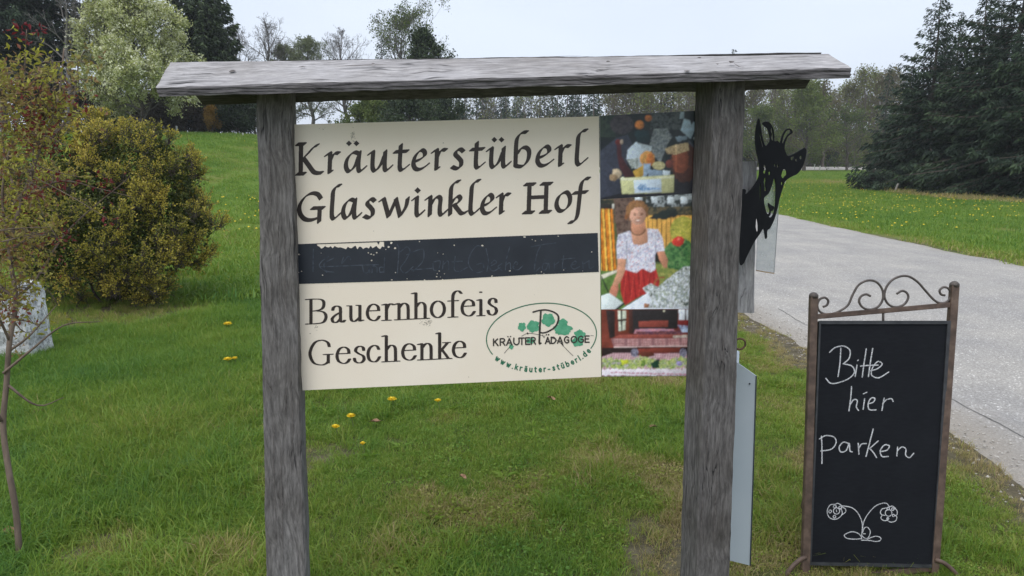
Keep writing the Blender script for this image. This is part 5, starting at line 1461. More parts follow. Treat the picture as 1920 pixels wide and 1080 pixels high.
# book roman with vertical stress, unit = x-height
RM = {
 'B': [[(.26, 1.4), (.26, .04)], [(0, 1.42), (.6, 1.42), (.92, 1.34), (1.0, 1.12), (.9, .86), (.56, .76), (.26, .75)], [(.56, .76), (.98, .66), (1.12, .4), (.98, .1), (.6, .03), (0, .03)]],
 'a': [[(.12, .74), (.18, .9), (.36, .97), (.56, .9), (.6, .7), (.6, .2), (.66, .06), (.76, .05), (.86, .14)], [(.6, .6), (.3, .46), (.1, .28), (.14, .08), (.3, .04), (.46, .1), (.6, .24)]],
 'u': [[(0, .95), (.2, .94)], [(.2, .92), (.2, .3), (.26, .1), (.42, .05), (.6, .14), (.74, .26)], [(.58, .95), (.76, .94)], [(.76, .92), (.76, .06)], [(.76, .05), (.96, .1)]],
 'e': [[(.1, .6), (.78, .6)], [(.78, .6), (.72, .84), (.46, .97), (.2, .84), (.08, .5), (.18, .18), (.46, .04), (.68, .1), (.82, .28)]],
 'r': [[(0, .9), (.2, .94)], [(.22, .92), (.22, .04)], [(0, .02), (.46, .02)], [(.22, .62), (.36, .88), (.5, .95), (.64, .88)]],
 'n': [[(0, .9), (.2, .94)], [(.22, .92), (.22, .04)], [(0, .02), (.44, .02)], [(.22, .68), (.42, .9), (.6, .93), (.74, .82), (.78, .6), (.78, .04)], [(.56, .02), (1.0, .02)]],
 'h': [[(0, 1.46), (.2, 1.5)], [(.22, 1.48), (.22, .04)], [(0, .02), (.44, .02)], [(.22, .68), (.42, .9), (.6, .93), (.74, .82), (.78, .6), (.78, .04)], [(.56, .02), (1.0, .02)]],
 'o': [[(.46, .97), (.18, .82), (.08, .5), (.18, .18), (.46, .03), (.74, .18), (.84, .5), (.74, .82), (.46, .97)]],
 'f': [[(.86, 1.34), (.72, 1.48), (.5, 1.46), (.36, 1.3), (.32, 1.0), (.32, .04)], [(.06, .94), (.64, .94)], [(.06, .02), (.6, .02)]],
 'i': [[(0, .9), (.2, .94)], [(.22, .92), (.22, .04)], [(0, .02), (.44, .02)], [(.21, 1.34), (.22, 1.36)]],
 's': [[(.58, .72), (.54, .9), (.34, .97), (.16, .88), (.12, .7), (.3, .55), (.54, .42), (.6, .22), (.48, .06), (.28, .03), (.1, .12), (.04, .3)]],
 'c': [[(.74, .74), (.64, .92), (.42, .97), (.18, .82), (.08, .5), (.18, .16), (.46, .04), (.66, .12), (.8, .32)]],
 'G': [[(1.24, 1.04), (1.14, 1.28), (.8, 1.42), (.36, 1.28), (.1, .72), (.3, .18), (.74, .02), (1.04, .08), (1.18, .2)], [(1.18, .56), (1.18, .12)], [(.94, .6), (1.42, .6)]],
 'k': [[(0, 1.46), (.2, 1.5)], [(.22, 1.48), (.22, .04)], [(0, .02), (.44, .02)], [(.78, .9), (.24, .42)], [(.38, .55), (.84, .06)], [(.5, .93), (.96, .93)], [(.64, .02), (1.06, .02)]],
}
def text_line(cv, table, letters, unit_px, base, nib, off, scale, m):
    """letters: (glyph, x0, x1) ink extents in crop pixels; base(x) gives the baseline in crop pixels"""
    for gname, x0, x1 in letters:
        st = table[gname]; xs = np.array([p[0] for s in st for p in s]); lo, hi = xs.min(), xs.max()
        fx_ = (x1 - x0 - 2 * m) / (hi - lo)
        for s in st:
            P = [((x0 + m + (x - lo) * fx_), y) for x, y in s]
            P = [(off[0] + X_ / scale, off[1] + (base(X_) - y * unit_px) / scale) for X_, y in P]
            cv.stroke(P, nib)
m_ink = mat_noise("brown_black_vinyl", [(0.3, (0.024, 0.016, 0.015)), (0.7, (0.042, 0.030, 0.027))], 30, 0.5)
# line 1 and 2 in the broad-nib hand (traced at 3.2 x from 540,190)
o1, s1 = (540, 190), 3.2
cv = Canvas(548, 235, 1115, 340)
nb_ = cv.nib(4.6, 1.05, math.radians(40))
base1 = lambda x: 436 - 0.0305 * (x - 60)
text_line(cv, CH, [('K', 42, 216), ('r', 216, 318), ('a', 335, 476), ('u', 474, 632), ('t', 628, 732), ('e', 740, 852), ('r', 856, 960), ('s', 972, 1064), ('t', 1086, 1186), ('u', 1186, 1342), ('b', 1352, 1458), ('e', 1484, 1598), ('r', 1598, 1702), ('l', 1720, 1802)], 125, base1, nb_, o1, s1, 12)
def diamonds(cv, pts, r):
    for x, y in pts:
        X_, Y_ = o1[0] + x / s1, o1[1] + y / s1
        cv.poly([(X_ - r, Y_), (X_, Y_ - r * 0.95), (X_ + r, Y_), (X_, Y_ + r * 0.95)])
diamonds(cv, [(366, 252), (411, 252), (1238, 230), (1281, 230)], 5.6)
cv.build("lettering", m_ink, board, P0, PN)
cv = Canvas(548, 330, 1115, 425)
base2 = lambda x: 714 - 0.0345 * (x - 120)
text_line(cv, CH, [('G', 58, 226), ('l', 250, 326), ('a', 318, 446), ('s', 446, 532), ('w', 542, 730), ('i', 738, 824), ('n', 818, 964), ('k', 960, 1082), ('l', 1082, 1160), ('e', 1152, 1254), ('r', 1246, 1340), ('H', 1402, 1592), ('o', 1598, 1704), ('f', 1676, 1818)], 121, base2, nb_, o1, s1, 12)
diamonds(cv, [(778, 534)], 6.2)
cv.build("lettering", m_ink, board, P0, PN)
# Bauernhofeis / Geschenke (traced at 3.2 x from 540,430)
o2 = (540, 430)
m_ink2 = m_ink
cv = Canvas(560, 540, 945, 620)
nr = cv.nib(3.1, 0.95, 0.0, 'ell')
b3 = lambda x: 571 - 0.0492 * (x - 110)
text_line(cv, RM, [('B', 102, 236), ('a', 258, 348), ('u', 350, 458), ('e', 468, 556), ('r', 560, 640), ('n', 636, 750), ('h', 738, 852), ('o', 852, 946), ('f', 956, 1046), ('e', 1036, 1126), ('i', 1130, 1184), ('s', 1192, 1258)], 106, b3, nr, o2, 3.2, 8)
cv.build("lettering", m_ink2, board, P0, PN)
cv = Canvas(560, 620, 945, 700)
b4 = lambda x: 816 - 0.0505 * (x - 180)
text_line(cv, RM, [('G', 124, 274), ('e', 286, 378), ('s', 390, 464), ('c', 472, 558), ('h', 560, 674), ('e', 680, 772), ('n', 774, 888), ('k', 884, 986), ('e', 984, 1072)], 106, b4, nr, o2, 3.2, 8)
cv.build("lettering", m_ink2, board, P0, PN)

# dark chalk strip with flaked paint
m_strip, nt, b, o_ = new_mat("dark_blue_strip")
v = coords(nt); n1 = noise(nt, v, 6, 5, 0.6)
nt.links.new(ramp(nt, n1, [(0.3, (0.013, 0.017, 0.027)), (0.7, (0.026, 0.032, 0.046))]), b.inputs['Base Color']); b.inputs['Roughness'].default_value = 0.55
SO, SS = (555, 430), 3.368
def sp(x, y): return (SO[0] + x / SS, SO[1] + y / SS)
cv = Canvas(552, 432, 1128, 536)
cv.poly([sp(4, 93), sp(1905, 22), sp(1912, 268), sp(1500, 285), sp(900, 318), sp(600, 327), sp(16, 344)])
rgp = np.random.default_rng(3)
top_flake = [sp(132, 93)] + [sp(x, 118 + rgp.uniform(-16, 8)) for x in range(136, 556, 12)] + [sp(558, 112), sp(556, 78), sp(530, 76), sp(520, 96), sp(512, 80)]
cv.poly(top_flake, False)
for x, y, r in [(602, 85, 9), (585, 110, 8), (626, 118, 9), (568, 126, 4), (458, 147, 5), (475, 156, 7), (490, 160, 5), (510, 146, 6), (478, 195, 7), (780, 76, 5), (1000, 100, 5), (1176, 102, 8), (1443, 47, 9), (1492, 64, 4), (1512, 72, 5), (1550, 66, 3), (1655, 42, 5), (1867, 142, 5), (20, 158, 7), (15, 272, 6), (36, 264, 4), (168, 288, 5), (628, 272, 4), (605, 318, 6), (702, 311, 4), (812, 318, 5), (888, 298, 5), (905, 262, 5), (925, 316, 5), (938, 280, 4), (892, 280, 4), (912, 300, 3), (1238, 295, 6), (1350, 262, 6), (1550, 268, 5), (1565, 278, 4), (1690, 256, 4), (1810, 262, 3), (1520, 284, 4), (930, 155, 4), (895, 148, 3), (160, 150, 3)]:
    a = np.linspace(0, 6.28, 8, endpoint=False); rr = r * rgp.uniform(0.6, 1.2, 8)
    cv.poly([sp(x + rr[i] * math.cos(a[i]), y + rr[i] * 0.8 * math.sin(a[i])) for i in range(8)], False)
strip_o = cv.build("chalk_strip", m_strip, board, P0, PN, 0.0012)
m_faint = mat_noise("faint_chalk", [(0.35, (0.028, 0.036, 0.052)), (0.65, (0.080, 0.094, 0.122))], 60, 0.9)
cv = Canvas(552, 432, 1128, 536)
nf = cv.nib(0.9, 0.9, 0, 'ell')
for s in [[(110, 125), (108, 265)], [(205, 170), (160, 205), (150, 235), (195, 270)], [(150, 235), (260, 232), (420, 225), (520, 222)], [(240, 180), (180, 215), (190, 260), (240, 270)], [(300, 175), (290, 215), (330, 170), (345, 190)], [(420, 230), (430, 270), (455, 270), (462, 235)], [(462, 235), (466, 272)], [(480, 272), (486, 232), (510, 240), (512, 272)], [(560, 180), (555, 270)], [(556, 240), (530, 240), (530, 268), (556, 268)], [(640, 95), (650, 130), (640, 275)], [(660, 140), (700, 110), (720, 140), (690, 200), (660, 245), (690, 275), (740, 235)], [(700, 160), (770, 130), (805, 130), (800, 200), (740, 265)], [(730, 255), (860, 245)], [(870, 205), (910, 200), (900, 250), (870, 255), (865, 215)], [(930, 200), (925, 250)], [(932, 220), (960, 200), (965, 250)], [(1005, 170), (1000, 250), (1030, 265), (1080, 240)], [(985, 205), (1050, 200)], [(1180, 110), (1140, 105), (1100, 160), (1090, 220), (1130, 270), (1180, 260), (1180, 215), (1140, 220)], [(1200, 120), (1215, 200), (1205, 265)], [(1230, 230), (1265, 210), (1250, 195), (1222, 235), (1245, 262), (1290, 240)], [(1300, 215), (1275, 235), (1300, 258)], [(1350, 110), (1330, 180), (1322, 255)], [(1325, 225), (1350, 210), (1356, 250)], [(1375, 235), (1400, 215), (1385, 205), (1370, 240), (1400, 255), (1430, 230)], [(1485, 110), (1560, 95), (1640, 85)], [(1545, 100), (1520, 160), (1505, 265), (1540, 240)], [(1590, 215), (1565, 215), (1555, 245), (1575, 255), (1595, 215), (1600, 250)], [(1570, 192), (1574, 190)], [(1590, 190), (1594, 188)], [(1630, 210), (1632, 250)], [(1632, 225), (1660, 205)], [(1690, 165), (1682, 240), (1705, 245)], [(1660, 190), (1760, 180)], [(1740, 225), (1770, 215), (1760, 200), (1735, 228), (1755, 250), (1790, 235)], [(1810, 205), (1812, 245)], [(1812, 220), (1845, 200), (1850, 200), (1852, 245), (1880, 235)]]:
    cv.stroke([sp(*p) for p in s], nf)
cv.build("chalk_writing", m_faint, board, P0, PN, 0.0018)

# emblem (traced at 7.713 x from 900,560)
EO, ES = (900, 560), 7.713
def em(x, y): return (EO[0] + x / ES, EO[1] + y / ES)
m_green = mat_noise("emblem_green", [(0.3, (0.020, 0.135, 0.075)), (0.7, (0.035, 0.19, 0.105))], 40, 0.5)
m_leafg = mat_noise("emblem_leaf_green", [(0.3, (0.055, 0.30, 0.16)), (0.7, (0.14, 0.44, 0.27))], 55, 0.5)
m_eink = mat_noise("emblem_black", [(0.3, (0.025, 0.020, 0.018)), (0.7, (0.05, 0.042, 0.038))], 40, 0.5)
cx0, cy0, ax_, ay_ = 888, 545, 795, 480
sh = -0.055
def ell(th, k=1.0): 
    x = ax_ * k * math.cos(th); return em(cx0 + x, cy0 - ay_ * k * math.sin(th) + sh * x)
cv = Canvas(905, 560, 1126, 700, 6)
ne = cv.nib(0.95, 0.95, 0, 'ell')
cv.stroke([ell(t) for t in np.linspace(math.radians(-26), math.radians(180 + 27), 60)], ne)
# web address along the lower arc, plain round-pen letters (unit = x-height)
SA = {
 'w': [[(0, 1), (.28, 0)], [(.28, 0), (.5, .9)], [(.5, .9), (.72, 0)], [(.72, 0), (1, 1)]], '.': [[(.1, .02), (.12, .04)]], 'k': [[(0, 1.5), (0, 0)], [(.6, 1), (0, .45)], [(.22, .6), (.65, 0)]],
 'r': [[(0, 1), (0, 0)], [(0, .6), (.2, .95), (.48, .98)]], 'a': [[(.08, .82), (.3, 1), (.58, .85), (.6, 0)], [(.6, .55), (.2, .5), (.05, .25), (.25, 0), (.6, .25)], ], 'u': [[(0, 1), (0, .3), (.28, 0), (.6, .3)], [(.6, 1), (.6, 0)]],
 't': [[(.2, 1.35), (.2, .2), (.45, 0)], [(0, 1), (.48, 1)]], 'e': [[(.05, .52), (.65, .52), (.55, .9), (.33, 1), (.08, .75), (.05, .35), (.33, 0), (.62, .15)]], '-': [[(0, .5), (.45, .5)]],
 's': [[(.52, .85), (.28, 1), (.08, .78), (.3, .52), (.55, .25), (.3, 0), (.04, .15)]], 'b': [[(0, 1.5), (0, 0)], [(0, .6), (.33, 1), (.65, .7), (.6, .2), (.3, 0), (0, .3)]], 'l': [[(.05, 1.5), (.05, 0)]], 'd': [[(.65, 1.5), (.65, 0)], [(.65, .6), (.33, 1), (.03, .7), (.05, .2), (.33, 0), (.65, .3)]],
}
ni_ = cv.nib(1.1, 1.1, 0, 'ell')
addr = [('w', 0), ('w', 0), ('w', 0), ('.', 0), ('k', 0), ('r', 0), ('a', 1), ('u', 0), ('t', 0), ('e', 0), ('r', 0), ('-', 0), ('s', 0), ('t', 0), ('u', 1), ('b', 0), ('e', 0), ('r', 0), ('l', 0), ('.', 0), ('d', 0), ('e', 0)]
wids = [1.45 if c_ == 'w' else 0.62 if c_ in '.l' else 0.95 if c_ in 'rt-' else 1.18 for c_, _ in addr]
tot = sum(wids); acc = 0
XH = 50.0
# arc-length table of the text baseline (a bit outside the ellipse's lower edge)
ths = np.linspace(math.radians(180 + 32), math.radians(360 - 27), 400)
bx = cx0 + ax_ * 1.0 * np.cos(ths); by = cy0 - ay_ * 1.0 * np.sin(ths) + sh * ax_ * np.cos(ths) + 6
al = np.concatenate([[0], np.cumsum(np.hypot(np.diff(bx), np.diff(by)))])
for (c_, um), wd_ in zip(addr, wids):
    s_mid = (acc + wd_ / 2) / tot * al[-1]; acc += wd_
    X_, Y_ = np.interp(s_mid, al, bx), np.interp(s_mid, al, by)
    t1 = np.interp(s_mid + 5, al, bx) - np.interp(s_mid - 5, al, bx); t2 = np.interp(s_mid + 5, al, by) - np.interp(s_mid - 5, al, by)
    L_ = math.hypot(t1, t2); t1 /= L_; t2 /= L_; n1_, n2_ = t2, -t1          # up = outward of text line (image up)
    gw = max(p[0] for s in SA[c_] for p in s)
    def mp(x, y): 
        x = (x - gw / 2) * XH * 1.02; y = y * XH - XH * 0.5
        return em(X_ + t1 * x + n1_ * y, Y_ + t2 * x + n2_ * y)
    for s in SA[c_]: cv.stroke([mp(*p) for p in s], ni_)
    if um:
        for dx in (.15, .5): cv.stroke([mp(dx, 1.4), mp(dx + .02, 1.42)], ni_)
cv.build("emblem_ring", m_green, board, P0, PN, 0.0008)
cv = Canvas(905, 560, 1126, 700, 6)
rgp = np.random.default_rng(8)
for x, y, rx, ry_ in [(608, 405, 58, 62), (770, 400, 88, 85), (985, 305, 92, 95), (1195, 345, 70, 55), (1195, 440, 130, 85), (1440, 520, 78, 70), (1410, 620, 85, 70), (452, 690, 32, 40), (735, 610, 60, 40)]:
    a = np.linspace(0, 6.283, 40, endpoint=False); rr = 1 + 0.10 * np.cos(a * 5 + x) + 0.05 * rgp.normal(size=40)
    cv.poly([em(x + rx * rr[i] * math.cos(a[i]), y + ry_ * rr[i] * math.sin(a[i])) for i in range(40)])
cv.build("emblem_leaves", m_leafg, board, P0, PN, 0.0010)
cv = Canvas(905, 560, 1126, 700, 6)
SC = {'K': [[(0, 1), (0, 0)], [(.6, 1), (.02, .45)], [(.2, .6), (.66, 0)]], 'R': [[(0, 1), (0, 0)], [(0, 1), (.4, 1), (.58, .78), (.4, .52), (0, .5)], [(.3, .5), (.62, 0)]], 'A': [[(0, 0), (.35, 1)], [(.35, 1), (.7, 0)], [(.12, .32), (.58, .32)]], 'U': [[(0, 1), (0, .3), (.3, 0), (.6, .3), (.6, 1)]], 'T': [[(0, 1), (.64, 1)], [(.32, 1), (.32, 0)]], 'E': [[(0, 0), (0, 1)], [(0, 1), (.5, 1)], [(0, .52), (.42, .52)], [(0, 0), (.5, 0)]], 'D': [[(0, 0), (0, 1)], [(0, 1), (.35, .95), (.62, .5), (.35, .05), (0, 0)]], 'G': [[(.62, .82), (.35, 1), (.06, .75), (.04, .3), (.33, 0), (.64, .15)], [(.64, .15), (.64, .48)], [(.64, .48), (.38, .48)]], 'O': [[(.34, 1), (.06, .75), (.06, .25), (.34, 0), (.62, .25), (.62, .75), (.34, 1)]]}
nk = cv.nib(1.25, 1.25, 0, 'ell')
for word, pos, H_ in (('KRAUTER', [(195, 268), (292, 368), (385, 470), (490, 570), (568, 648), (660, 725), (740, 810)], 95), ('ADAGOGE', [(945, 1020), (1030, 1105), (1120, 1200), (1220, 1290), (1315, 1400), (1420, 1500), (1520, 1585)], 90)):
    for c_, (x0, x1) in zip(word, pos):
        b_y = 676 - 0.037 * (x0 - 190); gw = max(p[0] for s in SC[c_] for p in s)
        for s in SC[c_]: cv.stroke([em(x0 + p[0] / gw * (x1 - x0 - 8), b_y - 0.04 * p[0] - p[1] * H_) for p in s], nk)
for x, y in [(402, 548), (440, 546), (960, 520), (990, 519)]: cv.stroke([em(x, y), em(x + 2, y)], nk)
npn = cv.nib(1.7, 1.35, 0, 'ell')
for s in [[(880, 175), (872, 300), (862, 480), (858, 640), (878, 640)], [(768, 192), (860, 168), (960, 162), (1060, 190), (1125, 240), (1132, 310), (1090, 400), (1000, 465), (920, 492), (870, 488)]]: cv.stroke([em(*p) for p in s], npn)
nth = cv.nib(0.45, 0.45, 0, 'ell')
for s in [[(352, 785), (420, 705), (452, 660)], [(600, 540), (690, 500), (830, 515), (920, 540)], [(1160, 635), (1240, 720), (1345, 825)], [(1160, 640), (1100, 590), (1020, 560)], [(905, 520), (925, 560), (940, 530)], [(1600, 530), (1640, 535)]]: cv.stroke([em(*p) for p in s], nth)
cv.stroke([em(1175, 640), em(1200, 670)], nk); cv.stroke([em(685, 495), em(690, 505)], nk)
cv.build("emblem_lettering", m_eink, board, P0, PN, 0.0013)
# bird droppings / dirt specks on the board
m_speck = mat_noise("grey_specks", [(0.3, (0.25, 0.22, 0.18)), (0.7, (0.42, 0.38, 0.32))], 90, 0.9)
cv = Canvas(552, 232, 1124, 730, 4)
for cx_2, cy_2, sx, sy, n in [(661, 252, 3.5, 9, 46), (800, 606, 10, 5, 42), (806, 604, 4, 4, 20), (603, 241, 4, 1.5, 7), (594, 614, 4, 3, 10), (701, 433, 1, 1, 1), (581, 626, 1, 1, 3), (831, 268, 1.5, 1, 3), (880, 707, 1, 1, 1), (665, 265, 2, 5, 10)]:
    for k in range(n):
        x, y = cx_2 + rgp.normal() * sx * 0.6, cy_2 + rgp.normal() * sy * 0.6; r = rgp.uniform(0.35, 1.0)
        cv.poly([(x - r, y), (x, y - r), (x + r, y), (x, y + r)])
for k in range(40):
    x, y = rgp.uniform(560, 1115), rgp.uniform(240, 705); r = rgp.uniform(0.25, 0.5)
    cv.poly([(x - r, y), (x, y - r), (x + r, y), (x, y + r)])
cv.build("dirt_specks", m_speck, board, P0, PN, 0.0005)['kind'] = 'stuff'

# ------------------------------------------------------------------ chalk writing on the easel (traced at 2.25 x from 1260,600)
m_wchalk, nt, b, o_ = new_mat("white_chalk")
v = coords(nt); n1 = noise(nt, v, 220, 3, 0.7)
nt.links.new(ramp(nt, n1, [(0.3, (0.30, 0.31, 0.33)), (0.55, (0.62, 0.63, 0.66)), (0.8, (0.78, 0.79, 0.80))]), b.inputs['Base Color']); b.inputs['Roughness'].default_value = 1.0
def cw(x, y): return (1260 + x / 2.25, 600 + y / 2.25)
def cf(x, y): return (1530 + x / 7.714, 930 + y / 7.714)
CN = EN; CP = E0 + EN * 0.010
cv = Canvas(1530, 630, 1730, 1030, 5)
nc = cv.nib(1.15, 1.05, 0.4, 'ell')
for s in [[(712, 118), (708, 180), (700, 238)], [(664, 136), (688, 116), (724, 110), (750, 128), (746, 162), (722, 184)], [(722, 184), (758, 194), (769, 220), (746, 246), (702, 264), (668, 266), (649, 246)],
          [(780, 190), (772, 238)], [(783, 171), (785, 169)], [(819, 122), (810, 180), (802, 240)], [(846, 120), (836, 180), (828, 238)], [(795, 194), (830, 191), (868, 190)], [(838, 214), (866, 205), (886, 186), (868, 175), (846, 200), (842, 232), (872, 243), (914, 219)],
          [(757, 281), (753, 330), (746, 383)], [(750, 358), (766, 336), (781, 340), (777, 366), (786, 381)], [(812, 332), (806, 376)], [(807, 311), (821, 305)], [(828, 353), (849, 346), (855, 331), (840, 329), (827, 352), (832, 377), (860, 379)], [(894, 330), (885, 381)], [(888, 353), (904, 336), (925, 332), (932, 343)],
          [(630, 490), (632, 545), (632, 605)], [(622, 501), (650, 487), (684, 495), (691, 520), (670, 545), (628, 552)], [(746, 521), (723, 515), (705, 535), (712, 556), (734, 550), (747, 521), (750, 551), (759, 556)], [(785, 520), (788, 566)], [(787, 541), (800, 523), (819, 521)], [(848, 460), (835, 510), (818, 575)], [(869, 510), (832, 543)], [(834, 541), (850, 560), (862, 580)], [(880, 555), (907, 548), (916, 531), (896, 527), (878, 551), (886, 575), (912, 575)], [(951, 535), (948, 573)], [(950, 551), (970, 535), (986, 545), (985, 569), (1001, 580), (1019, 562)]]:
    cv.stroke([cw(*p) for p in s], nc)
nc2 = cv.nib(0.8, 0.8, 0, 'ell')
def circ(x, y, r): return [(x + r * math.cos(t), y + r * math.sin(t)) for t in np.linspace(0, 6.283, 12)]
for s in [[(655, 600), (668, 450), (655, 350), (600, 240), (520, 170), (420, 145), (370, 145)], [(668, 480), (690, 370), (750, 260), (850, 150), (950, 105), (1020, 106), (1055, 148)],
          [(265, 118), (205, 128), (166, 190), (164, 262), (204, 318), (272, 336), (335, 310), (376, 258), (370, 205), (350, 188)], [(262, 132), (308, 104), (360, 130), (372, 160), (338, 190)], [(380, 158), (424, 188), (424, 232), (380, 266)], circ(295, 215, 45), circ(203, 222, 20), circ(265, 298, 19), circ(270, 152, 20), circ(350, 165, 21), [(292, 200), (296, 225)],
          circ(1047, 243, 48), [(1012, 170), (952, 188), (930, 235), (950, 270), (992, 278)], [(952, 278), (938, 320), (980, 354), (1030, 344), (1042, 310)], [(1028, 350), (1082, 376), (1150, 356), (1166, 300), (1130, 272)], [(1130, 290), (1170, 260), (1166, 205), (1130, 180)], [(1048, 160), (1100, 145), (1150, 178)], circ(1108, 188, 18), circ(1042, 180, 18), circ(1118, 280, 16), circ(1036, 325, 14),
          [(660, 592), (605, 538), (520, 515), (432, 545), (408, 575), (450, 611), (560, 622), (662, 614)], [(670, 530), (698, 462), (742, 450), (782, 505), (770, 572), (735, 612), (690, 600), (658, 560)], [(735, 628), (790, 600), (870, 580), (932, 602), (925, 642), (860, 656), (780, 642), (655, 636)], [(680, 545), (712, 545)]]:
    cv.stroke([cf(*p) for p in s], nc2)
# dusty breaks in the strokes
yy, xx = np.mgrid[0:cv.m.shape[0], 0:cv.m.shape[1]]
cv.m &= ~(fbm(xx * 0.45, yy * 0.45, 44, 2) + 0.25 * fbm(xx * 0.03, yy * 0.03, 45, 2) > 0.34)
cv.build("chalk_writing", m_wchalk, chalk, CP, CN, 0.0008)

# ------------------------------------------------------------------ printed photographs on the photo panel
def srgb(r, g_, b_):
    c = np.array([r, g_, b_], float) / 255.0
    return np.where(c <= 0.04045, c / 12.92, ((c + 0.055) / 1.055) ** 2.4)
def inpoly(X, Y, P):
    P = np.asarray(P, float); r = np.zeros(X.shape, bool)
    for (xa, ya), (xb, yb) in zip(P, np.roll(P, -1, 0)):
        if ya == yb: continue
        c = ((ya <= Y) != (yb <= Y)) & (X < xa + (Y - ya) / (yb - ya) * (xb - xa)); r ^= c
    return r
class Print:
    def __init__(self, tl, tr, br, bl, off, sc, step=1.0):
        nx_ = int(math.hypot(tr[0] - tl[0], tr[1] - tl[1]) / step); ny_ = int(math.hypot(bl[0] - tl[0], bl[1] - tl[1]) / step)
        u, v_ = np.meshgrid(np.linspace(0, 1, nx_ + 1), np.linspace(0, 1, ny_ + 1))
        tl, tr, br, bl = map(np.asarray, (tl, tr, br, bl))
        self.P = (tl * (1 - u[..., None]) + tr * u[..., None]) * (1 - v_[..., None]) + (bl * (1 - u[..., None]) + br * u[..., None]) * v_[..., None]
        self.X = (self.P[..., 0] - off[0]) * sc; self.Y = (self.P[..., 1] - off[1]) * sc
        self.C = np.zeros(self.X.shape + (3,)); self.nx, self.ny = nx_ + 1, ny_ + 1
    def wob(self, amp, f, seed):
        return self.X + amp * fbm(self.X * f, self.Y * f, seed, 2), self.Y + amp * fbm(self.X * f + 9, self.Y * f, seed + 1, 2)
    def put(self, mask, colr, var=0.0, f=0.05, seed=0, grad=0.0):
        c = np.asarray(colr, float)
        if var:
            k = 1 + var * fbm(self.X * f, self.Y * f, seed, 3)
            if grad and mask.any():                      # the snapshot's own light: from upper left
                xs, ys = self.X[mask], self.Y[mask]
                k = k * (1 - grad * ((self.X - xs.mean()) / (np.ptp(xs) + 1) * 1.1 + (self.Y - ys.mean()) / (np.ptp(ys) + 1) * 0.9))
            self.C[mask] = np.clip(c * k[mask][:, None], 0, 1)
        else: self.C[mask] = c
    def poly(self, P, colr, var=0.15, f=0.06, seed=0, wob=0):
        X, Y = self.wob(wob, 0.05, seed) if wob else (self.X, self.Y)
        self.put(inpoly(X, Y, P), colr, var, f, seed, 0.45)
    def ell(self, x, y, rx, ry_, colr, var=0.15, f=0.06, seed=0, wob=0):
        X, Y = self.wob(wob, 0.05, seed) if wob else (self.X, self.Y)
        self.put(((X - x) / rx) ** 2 + ((Y - y) / ry_) ** 2 < 1, colr, var, f, seed, 0.5)
    def mottle(self, mask, cols, f, seed):
        n = fbm(self.X * f, self.Y * f, seed, 4) * 0.5 + 0.5
        n = np.clip((n - 0.2) / 0.6, 0, 0.999)[mask] * (len(cols) - 1)
        k = n.astype(int); fr = (n - k)[:, None]; cols = np.array(cols)
        self.C[mask] = cols[k] * (1 - fr) + cols[np.minimum(k + 1, len(cols) - 1)] * fr
    def build(self, name, lift):
        rgn = np.random.default_rng(5)
        for _ in range(3):                               # soft focus of an enlarged snapshot
            Cp = np.pad(self.C, ((1, 1), (1, 1), (0, 0)), 'edge')
            self.C = (Cp[:-2, 1:-1] + Cp[2:, 1:-1] + Cp[1:-1, :-2] + Cp[1:-1, 2:] + 2 * Cp[1:-1, 1:-1]) / 6
        self.C = np.clip(self.C * (1 + 0.22 * fbm(self.X * 0.025, self.Y * 0.025, 91, 3))[..., None] * (1 + 0.10 * fbm(self.X * 0.11, self.Y * 0.11, 92, 2) + 0.05 * rgn.normal(size=self.X.shape))[..., None], 0, 1)
        V = on_plane_v(self.P.reshape(-1, 2), P0 + np.array([0, 0.004, 0]), PN) + PN * lift
        i = (np.arange(self.ny - 1)[:, None] * self.nx + np.arange(self.nx - 1)[None]).ravel()
        Fq = np.stack([i + self.nx, i + self.nx + 1, i + 1, i], 1)
        C4 = np.concatenate([self.C.reshape(-1, 3), np.ones((len(V), 1))], 1)
        return mesh_np(name, V, Fq, m_print, panel, attrs={'ink': ('FLOAT_COLOR', 'POINT', C4)})
m_print, nt, b, o_ = new_mat("photo_print")
ai = nd(nt, "ShaderNodeAttribute", attribute_name='ink')
hs = nt.nodes.new("ShaderNodeHueSaturation"); hs.inputs['Saturation'].default_value = 1.0; hs.inputs['Value'].default_value = 1.22
nt.links.new(ai.outputs['Color'], hs.inputs['Color']); nt.links.new(hs.outputs[0], b.inputs['Base Color']); b.inputs['Roughness'].default_value = 0.3

# photo 1: gift box with bottles and dried flowers (traced at 6.353 x from 1125,205)
p = Print((1125, 217.2), (1315.5, 207.2), (1310, 362), (1126.2, 374), (1125, 205), 6.353)
A = np.ones(p.X.shape, bool)
p.mottle(A, [srgb(22, 28, 38), srgb(30, 38, 46), srgb(26, 40, 40), srgb(42, 46, 52)], 0.012, 1)
p.put(p.Y > 800, srgb(30, 30, 38), 0.4, 0.02, 2)
p.mottle((p.X < 190) & (p.Y < 330), [srgb(30, 46, 44), srgb(50, 64, 58), srgb(58, 74, 60), srgb(24, 32, 38)], 0.02, 3)
p.mottle((((p.X - 260) / 140) ** 2 + ((p.Y - 180) / 120) ** 2) < 1, [srgb(38, 36, 48), srgb(60, 56, 66), srgb(80, 74, 80), srgb(34, 40, 50)], 0.045, 4)
p.mottle((p.X > 600) & (p.X < 960) & (p.Y < 240), [srgb(24, 34, 42), srgb(34, 48, 50), srgb(92, 100, 100), srgb(28, 40, 46), srgb(22, 30, 40)], 0.04, 5)
p.poly([(0, 500), (190, 340), (330, 300), (390, 420), (240, 1000), (0, 1060)], srgb(58, 62, 78), 0.35, 0.03, 6)
p.poly([(400, 260), (580, 250), (600, 400), (450, 400)], srgb(28, 52, 58), 0.4, 0.05, 7, 20)
